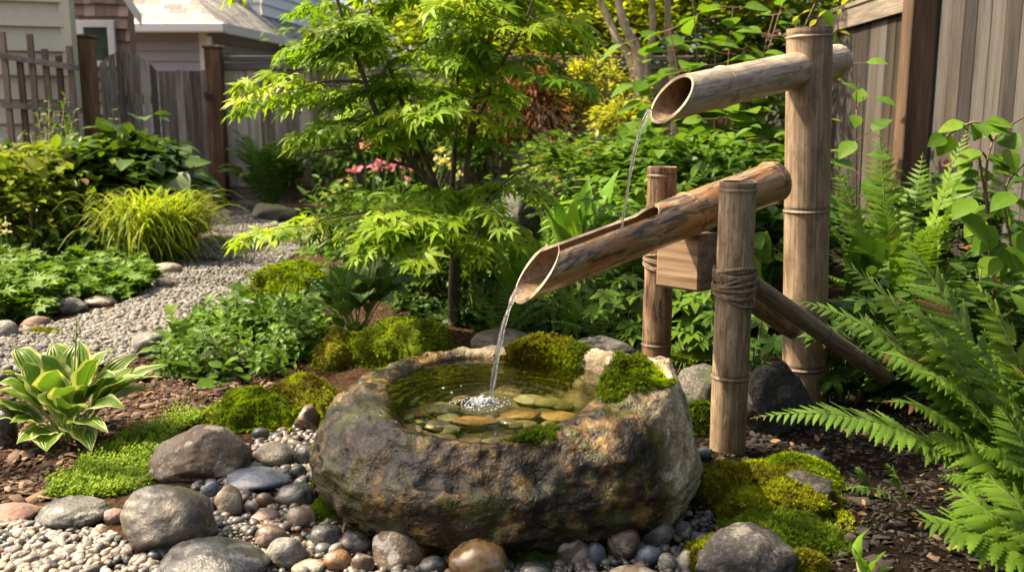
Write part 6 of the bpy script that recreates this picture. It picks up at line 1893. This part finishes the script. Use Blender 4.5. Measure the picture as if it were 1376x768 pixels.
# red maple, spirea, flowers further back
cc_ = P(712, 156, 7.6)
shrub('red_maple_shrub', 'low mound of red brown leaves in the shade before the back fence', 'shrub', (cc_[0], cc_[1], 0), cc_, (.50, .45, .36), 2600, L_LANCE, .075, 'red', 41, 60, .16, .6, 6, droop=.7)
for i, (px, py, Yc, lb, rx, rz) in enumerate(((775, 135, 7.3, 'yellow spiked shrub with upright pale tips beside the red maple', .14, .22), (812, 130, 7.4, 'taller yellow green shrub with airy plumes before the sunlit trunks', .20, .30), (835, 165, 6.9, 'fluffy yellow green shrub under the sunlit trunks', .22, .16))):
    cc_ = P(px, py, Yc); shrub('spirea', lb, 'shrub', (cc_[0], cc_[1], 0), cc_, (rx, rx, rz), 900, L_TINY, .045, 'spirea', 43 + i, 26, .2, .4, 7, 'stem', .1, 'yellow green shrubs before the trunks')
def flower_plant(label, b, heads, size, mat, seed, nleaf, Yo=0, stem='stem', name='flowering_plant', group='flowering plants under the maple'):
    gb = G(*b); r = np.random.default_rng(seed); t = thing(name, label, 'flower', gb, group)
    sm, lm, fm = MB(), MB(), MB()
    for px, py in heads:
        e = P(px, py, gb[1] + r.uniform(-.2, .2)); tube(sm, bez(gb + r.normal(0, .05, 3) * (1, 1, 0), (gb + e) / 2 + r.normal(0, .03, 3), e, 8), .004, 5, False)
        fm = MB(); k = 14; scatter(fm, L_SMALL, e + r.normal(0, size * .25, (k, 3)), frames(rdir(k, r, 1, .5), rdir(k, r)), np.full(k, size * .8), r.random(k)); fm.build('bloom', LM[mat], t)
    n = nleaf; q = gb + np.stack([r.normal(0, .16, n), r.normal(0, .14, n), np.abs(r.normal(0, .16, n))], -1)
    scatter(lm, L_LANCE, q, frames(rdir(n, r, 1, .5), rdir(n, r, .3, 1.5)), .10 * r.lognormal(0, .2, n), r.random(n))
    sm.build('stalks', LM[stem], t); lm.build('foliage', LM['herb'], t); None
flower_plant('pink flowering plant with rounded heads seen through the maple', (505, 308), [(490, 197), (498, 195), (503, 225), (511, 220), (476, 229), (520, 228)], .075, 'pink', 3, 260)
flower_plant('cream flowering plant right of the pink blooms', (575, 300), [(588, 214), (592, 220), (598, 216), (606, 222), (593, 202), (610, 240), (580, 230), (618, 235)], .05, 'cream', 4, 260)
flower_plant('pale pink flowering plant low among the maple branches', (545, 300), [(528, 222), (540, 225), (552, 228), (535, 218), (548, 240)], .042, 'pink', 5, 260)
flower_plant('white flowered plant with long leaves beside the dark fern', (462, 300), [(448, 258), (456, 244), (466, 250), (436, 262), (470, 240)], .03, 'cream', 6, 300)
# leafy masses deep under the maple
for i, (px, py, Yc, rad, n, tp, sz, mt, lb) in enumerate((
  (470, 215, 9.9, (.6, .4, .38), 1300, L_OV, .09, 'shrub_dark', 'dark leafy bush behind the white flowered plant'),
  (580, 180, 10.0, (.8, .5, .55), 1700, L_OV, .10, 'tree_mid', 'mid green bush deep behind the maple stems'),
  (660, 215, 9.4, (.45, .35, .32), 1100, L_OV, .075, 'herb', 'leafy bush behind the weathered boulder'),
  (545, 268, 9.6, (.6, .35, .24), 900, L_OV, .08, 'herb', 'low leafy bush under the cream flowers'),
  (1050, 120, 8.9, (.7, .5, .9), 1800, L_OV, .11, 'tree_dark', 'dark bush in the fence corner behind the tall post'),
  (520, 330, 5.2, (.4, .3, .16), 700, L_OV, .07, 'herb', 'low leafy plant between the blue hosta and the maple trunk'),
  (600, 370, 4.9, (.35, .25, .16), 520, L_OV, .065, 'herb_dark', 'shaded low plant right behind the maple trunk'))):
    cc_ = P(px, py, Yc); shrub('bush', lb, 'bush', (cc_[0], cc_[1], H(cc_[0], cc_[1])), cc_, rad, n, tp, sz, mt, 300 + i, 36, .22, .45, 5, sr=.008)

# ---- ferns on the right
FR = pinna_tpl(7, .36, .34, .10)
gb = G(1200, 470)
fern('fern', 'upright sword fern between the tall bamboo post and the side fence', gb,
     [(P(1180, 168, gb[1] + .35), .10, 0.137, .1, 30), (P(1300, 172, gb[1] + .1), .22, 0.130, .2, 30), (P(1120, 215, gb[1] + .3), .15, 0.130, 0, 28), (P(1240, 205, gb[1] + .4), .12, 0.130, 0, 28), (P(1115, 300, gb[1]), .18, 0.130, 0, 26), (P(1290, 260, gb[1] - .1), .2, 0.130, .1, 26),
      (P(1255, 300, gb[1] - .25), .2, 0.130, 0, 26), (P(1150, 330, gb[1] - .2), .2, 0.124, 0, 26), (P(1190, 260, gb[1] + .1), .12, 0.130, 0, 26), (P(1320, 330, gb[1]), .2, 0.130, 0, 26), (P(1100, 370, gb[1] - .1), .2, 0.117, 0, 24), (P(1225, 370, gb[1] - .3), .2, 0.117, 0, 24)], 'fern', 21, tpl=L_FROND, sr=.0035, mess=.35)
gb = G(1390, 690)
fern('fern', 'large pale green fern arching over the soil in the front corner', gb,
     [(P(1008, 562, gb[1] - .06), .22, .095, .25, 36), (P(1112, 340, gb[1] + .15), .20, .095, .35, 32), (P(1214, 326, gb[1] + .28), .16, .165, .1, 28), (P(1062, 402, gb[1] + .10), .24, .090, .35, 34), (P(1150, 470, gb[1] + .02), .22, .100, .25, 30),
      (P(1130, 432, gb[1] + .18), .24, .10, .25, 30), (P(1185, 540, gb[1] - .05), .18, .085, .2, 28), (P(1200, 395, gb[1] + .1), .20, .125, .2, 28), (P(1235, 500, gb[1] - .12), .18, .095, .2, 26), (P(1225, 610, gb[1] - .08), .14, .08, .1, 24), (P(1270, 430, gb[1] - .02), .18, .12, .15, 26)], 'fern_pale', 22, tpl=FR, sr=.0032)
gb = G(1440, 610)
fern('fern', 'second fern tangled behind the large pale one at the frame edge', gb,
     [(P(1230, 455, gb[1] + .1), .2, .11, .25, 28), (P(1300, 372, gb[1] + .2), .14, .13, .1, 26), (P(1250, 545, gb[1] - .05), .18, .10, .25, 26), (P(1310, 470, gb[1] - .15), .15, .11, .1, 24), (P(1230, 600, gb[1]), .14, .09, .2, 26), (P(1320, 560, gb[1] - .1), .12, .09, .1, 24)], 'fern', 23, tpl=FR, sr=.003)
gb = G(1420, 800)
fern('fern', 'broad dark frond low in the bottom corner of the frame', gb, [(P(1228, 700, gb[1] + .03), .09, 0.123, .1, 20), (P(1270, 660, gb[1] + .12), .10, 0.116, .1, 20), (P(1320, 640, gb[1] + .1), .10, 0.102, 0, 19)], 'fern', 24, tpl=FR, sr=.003)
gb = G(1450, 740)
fern('fern', 'dark fern filling the frame edge under the large pale fern', gb, [(P(1262, 640, gb[1] + .10), .12, .10, .15, 26), (P(1240, 585, gb[1] + .18), .14, .10, .2, 26), (P(1310, 600, gb[1] + .05), .12, .10, .1, 24), (P(1290, 690, gb[1] - .05), .09, .09, .1, 24), (P(1340, 545, gb[1] + .12), .10, .11, .0, 24), (P(1350, 660, gb[1] - .08), .08, .09, .0, 22)], 'fern', 27, tpl=FR, sr=.003)
gb = G(1205, 668)
fern('fern', 'small young fern on the dark soil below the arching frond', gb, [(P(1132, 658, gb[1] - .01), .04, 0.043, 0, 11), (P(1150, 628, gb[1] + .02), .04, 0.043, 0, 11), (P(1190, 622, gb[1] + .03), .03, 0.041, 0, 9)], 'fern_dark', 25, tpl=FR, sr=.002)
gb = G(1165, 780)
hosta('seedling', 'light green seedling with upright leaves at the bottom beside the slab rock', gb, [(P(1137, 720, gb[1]), .022), (P(1170, 708, gb[1] + .02), .026), (P(1190, 740, gb[1]), .028), (P(1152, 742, gb[1] - .03), .026), (P(1200, 762, gb[1] - .02), .024), (P(1178, 750, gb[1] - .04), .022)], 'broad', 12, arch=.02)
gb = G(1100, 516)
hosta('seedling', 'small leafy plant at the foot of the tall bamboo post', gb, [(P(1130, 488, gb[1]), .05), (P(1145, 515, gb[1] - .06), .05), (P(1112, 505, gb[1] - .08), .045), (P(1158, 500, gb[1]), .04)], 'herb_dark', 14, arch=.05)
shrub('perennial', 'dark leafy undergrowth behind the front corner ferns', 'perennial', G(1340, 560), P(1330, 500, 3.0), (.34, .3, .24), 700, L_OV, .07, 'herb_dark', 77, 26, .24, .4, 6, 'stem', .3)
# vine by the fence
gb = G(1345, 520)
vt = thing('climbing_vine', 'twining vine with heart shaped leaves climbing in front of the side fence', 'vine', gb)
mb, lm = MB(), MB(); r = np.random.default_rng(6)
for pth in ([(1340, 470), (1330, 340), (1325, 240), (1334, 190), (1352, 172), (1380, 155)], [(1352, 470), (1345, 380), (1322, 250), (1316, 205), (1326, 215), (1322, 240)], [(1350, 450), (1360, 350), (1350, 260), (1380, 215)], [(1334, 190), (1315, 165), (1290, 172), (1262, 190)]):
    c = curve_pts(np.array([P(a, b, gb[1] + .02 * i) for i, (a, b) in enumerate(pth)]), 40); tube(mb, c, np.linspace(.0055, .003, 40), 7)
    for q_ in r.choice(np.arange(6, 40), 9, replace=False):
        d = rdir(1, r, .5, -.3)[0] * (1, .6, 1) + np.array((0, -.2, 0)); scatter(lm, L_WIDE, (c[q_] + d * .03)[None], frames(nrm(d)[None], np.array((r.normal(0, .3), -.5, .8))[None]), [r.uniform(.06, .12)], [r.random()])
for px, py, s in ((1290, 285, .15), (1310, 268, .12), (1350, 200, .10), (1355, 330, .13), (1335, 315, .12), (1365, 260, .12), (1320, 300, .11), (1360, 372, .14), (1340, 345, .12), (1372, 310, .12)):
    d = np.array((r.uniform(-1, .4), -.35, -.35)); scatter(lm, L_WIDE, P(px, py, gb[1] - .05)[None], frames(nrm(d)[None], np.array((0, -.35, .9))[None]), [s], [r.random()])
mb.build('stems', LM['stem_brown'], vt); lm.build('foliage', LM['big'], vt)

# ---- trees
def tree(name, label, foot, trunk_paths, crowns, n, tpl, size, mat, bark, seed, r0=.07, clumps=70, group=None, tight=.16, droop=.5):
    r = np.random.default_rng(seed); t = thing(name, label, 'tree', foot, group)
    mb = MB()
    for i, pth in enumerate(trunk_paths):
        c = curve_pts(np.array(pth), 30); c = c + .02 * np.stack([vnoise(c * 2 + i), vnoise(c * 2 + 9 + i), np.zeros(30)], -1)
        tube(mb, c, np.linspace(r0, r0 * .4, 30), 10)
    lm = MB()
    for c, rad in crowns:
        m = int(n * (rad[0] * rad[2]) / sum(q[1][0] * q[1][2] for q in crowns))
        pos, out, ct = cloud(c, rad, m, r, clumps, tight, .35)
        for _ in range(10):
            e = pos[r.integers(m)]; b = np.array(trunk_paths[r.integers(len(trunk_paths))][-1]); tube(mb, bez(b, (b + e) / 2 + np.array((0, 0, .2)), e, 8), np.linspace(r0 * .35, .008, 8), 6, False)
        d = out.copy(); d[:, 2] = d[:, 2] * .3 - droop * r.random(m)
        up = nrm(r.normal(0, .45, (m, 3)) + np.array((0, 0, 1)))
        scatter(lm, tpl, pos, frames(nrm(d), up), size * r.lognormal(0, .25, m), np.clip(ct * .6 + r.random(m) * .4, 0, 1))
    mb.build('trunk', LM[bark], t); lm.build('crown', LM[mat], t)
    return t
def W(px, py, Y): return P(px, py, Y)
L_T = ovate(.55, 2, .2, .15)
f0 = np.array((P(850, 115, 8.9)[0], 8.9, 0))
tree('tree', 'pale sunlit multi stemmed tree leaning in front of the back fence', f0, [(f0 + (.05, 0, -.1), W(852, 110, 8.9), W(825, 50, 8.9), W(798, -20, 9.0), W(780, -130, 9.0)), (f0 + (.12, 0, -.1), W(858, 100, 8.8), W(838, 30, 8.7), W(828, -40, 8.7), W(830, -150, 8.6)), (f0 + (.3, 0, -.1), W(868, 110, 9.2), W(878, 40, 9.2), W(872, -60, 9.3)), (f0 + (.45, .1, -.1), W(905, 100, 9.3), W(896, 20, 9.3), W(905, -90, 9.3))],
     [(W(760, -60, 9.0), (1.0, .8, .65)), (W(880, -110, 9.0), (1.2, .9, .8)), (W(700, 10, 9.4), (.7, .6, .45))], 7000, L_T, .085, 'tree_yel', 'bark_pale', 3, .055)
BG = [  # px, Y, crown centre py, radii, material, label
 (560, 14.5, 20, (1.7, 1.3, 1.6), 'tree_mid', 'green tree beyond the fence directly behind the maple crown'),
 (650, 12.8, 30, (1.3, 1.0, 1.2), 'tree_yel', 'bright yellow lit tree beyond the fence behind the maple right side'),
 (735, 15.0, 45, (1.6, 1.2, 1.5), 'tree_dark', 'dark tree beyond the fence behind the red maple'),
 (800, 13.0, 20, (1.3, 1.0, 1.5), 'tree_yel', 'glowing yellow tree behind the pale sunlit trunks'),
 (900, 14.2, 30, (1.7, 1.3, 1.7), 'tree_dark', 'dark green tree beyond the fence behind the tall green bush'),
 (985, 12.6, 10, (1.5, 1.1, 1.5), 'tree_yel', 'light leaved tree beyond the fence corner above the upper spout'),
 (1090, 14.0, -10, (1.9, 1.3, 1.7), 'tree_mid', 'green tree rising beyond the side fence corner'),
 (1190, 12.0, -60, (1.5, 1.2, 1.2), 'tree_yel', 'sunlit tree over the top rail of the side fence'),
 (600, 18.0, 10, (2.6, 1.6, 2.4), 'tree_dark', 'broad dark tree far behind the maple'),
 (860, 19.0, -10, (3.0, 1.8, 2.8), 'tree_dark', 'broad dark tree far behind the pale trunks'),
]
for i, (px, Yc, py, rx, rz, mt, lb) in enumerate(((520, 12.2, 85, 1.2, .7, 'tree_mid', 'green shrub crown showing over the back fence left of the maple stems'), (640, 11.9, 90, 1.2, .75, 'tree_yel', 'yellow lit shrub crown over the back fence behind the maple'), (740, 12.2, 85, 1.1, .8, 'tree_mid', 'shrub crown over the back fence behind the red mound'),
  (830, 11.9, 75, 1.1, .8, 'tree_yel', 'glowing shrub crown over the back fence behind the pale trunks'), (930, 12.3, 80, 1.3, .9, 'tree_mid', 'green shrub crown over the back fence behind the big leaf shrub'), (1050, 12.0, 60, 1.2, .9, 'tree_yel', 'light shrub crown over the fence corner behind the tall post'))):
    c = P(px, py, Yc); shrub('shrub', lb, 'shrub', (c[0], c[1], 0), c, (rx, .7, rz), 2200, L_T, .11, mt, 600 + i, 50, .2, .4, 6, droop=.5, group='shrubs beyond the back fence', sr=.02)
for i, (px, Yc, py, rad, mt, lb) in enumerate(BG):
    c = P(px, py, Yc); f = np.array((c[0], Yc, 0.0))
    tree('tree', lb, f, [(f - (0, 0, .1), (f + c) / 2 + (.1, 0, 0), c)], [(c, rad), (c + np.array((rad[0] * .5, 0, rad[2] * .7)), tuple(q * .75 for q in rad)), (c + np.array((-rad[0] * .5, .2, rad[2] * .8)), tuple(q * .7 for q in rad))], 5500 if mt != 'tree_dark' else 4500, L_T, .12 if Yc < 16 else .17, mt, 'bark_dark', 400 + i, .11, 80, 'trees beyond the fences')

# added, out of view: a hedge and a tree that cut frontal sky fill
hc = np.array((0.3, -3.2, 1.0))
shrub('hedge', 'clipped green hedge added unseen behind the camera to cut sky fill', 'hedge', (hc[0], hc[1], 0), hc, (5.2, .7, 1.35), 9000, L_T, .16, 'tree_mid', 501, 160, .12, .6, 12, droop=.4)
f = np.array((2.6, -2.2, 0.0)); c = f + (.0, .2, 3.4)
tree('tree', 'spreading tree added unseen behind the camera to cut sky fill', f, [(f - (0, 0, .1), f + (.1, .05, 1.2), c)], [(c, (2.0, 1.5, 1.3))], 6000, L_T, .16, 'tree_mid', 'bark_dark', 502, .12, 80)

f = np.array((-4.3, 2.9, 0.0)); c = np.array((-3.7, 3.1, 4.4))  # tree added outside the frame to dapple the sunlight
tree('tree', 'tall light crowned tree added out of view on the left to dapple the sun over the bed', f, [(f - (0, 0, .1), f + (.1, .1, 1.6), c - (.2, .2, .6))], [(c, (1.7, 1.5, 1.0)), (c + (.9, -.9, .3), (1.2, 1.0, .7))], 480, L_T, .13, 'tree_mid', 'bark_dark', 503, .11, 60)

# withered leaves fallen about the beds and between the stones
r = np.random.default_rng(88); mb = MB()
LM['dead'] = gravel_material('fallen leaves', [(.0, (.05, .025, .012)), (.5, (.13, .07, .03)), (1.0, (.26, .16, .06))], .8)
for poly, n in (([(-20, 690), (0, 500), (330, 470), (420, 520), (200, 620), (60, 690)], 70), ([(940, 700), (1000, 560), (1300, 560), (1380, 760), (1000, 770)], 80), ([(200, 760), (330, 600), (430, 600), (480, 700), (900, 720), (920, 770)], 34), ([(40, 440), (220, 400), (240, 350), (150, 420), (60, 450)], 26), ([(430, 410), (600, 400), (720, 440), (620, 470), (470, 440)], 40)):
    q_ = region(poly, n, 90 + n); q_[:, 2] += r.uniform(.006, .016, n)
    scatter(mb, ovate(.5, 4, .25, -.25), q_, frames(rdir(n, r, .5, .0), nrm(np.stack([r.normal(0, .5, n), r.normal(0, .5, n), np.ones(n)], -1))), r.uniform(.018, .042, n), r.random(n))
mb.build('fallen_leaves', LM['dead'], kind='stuff', label='withered brown leaves fallen on the mulch and between the stones', category='fallen leaves')
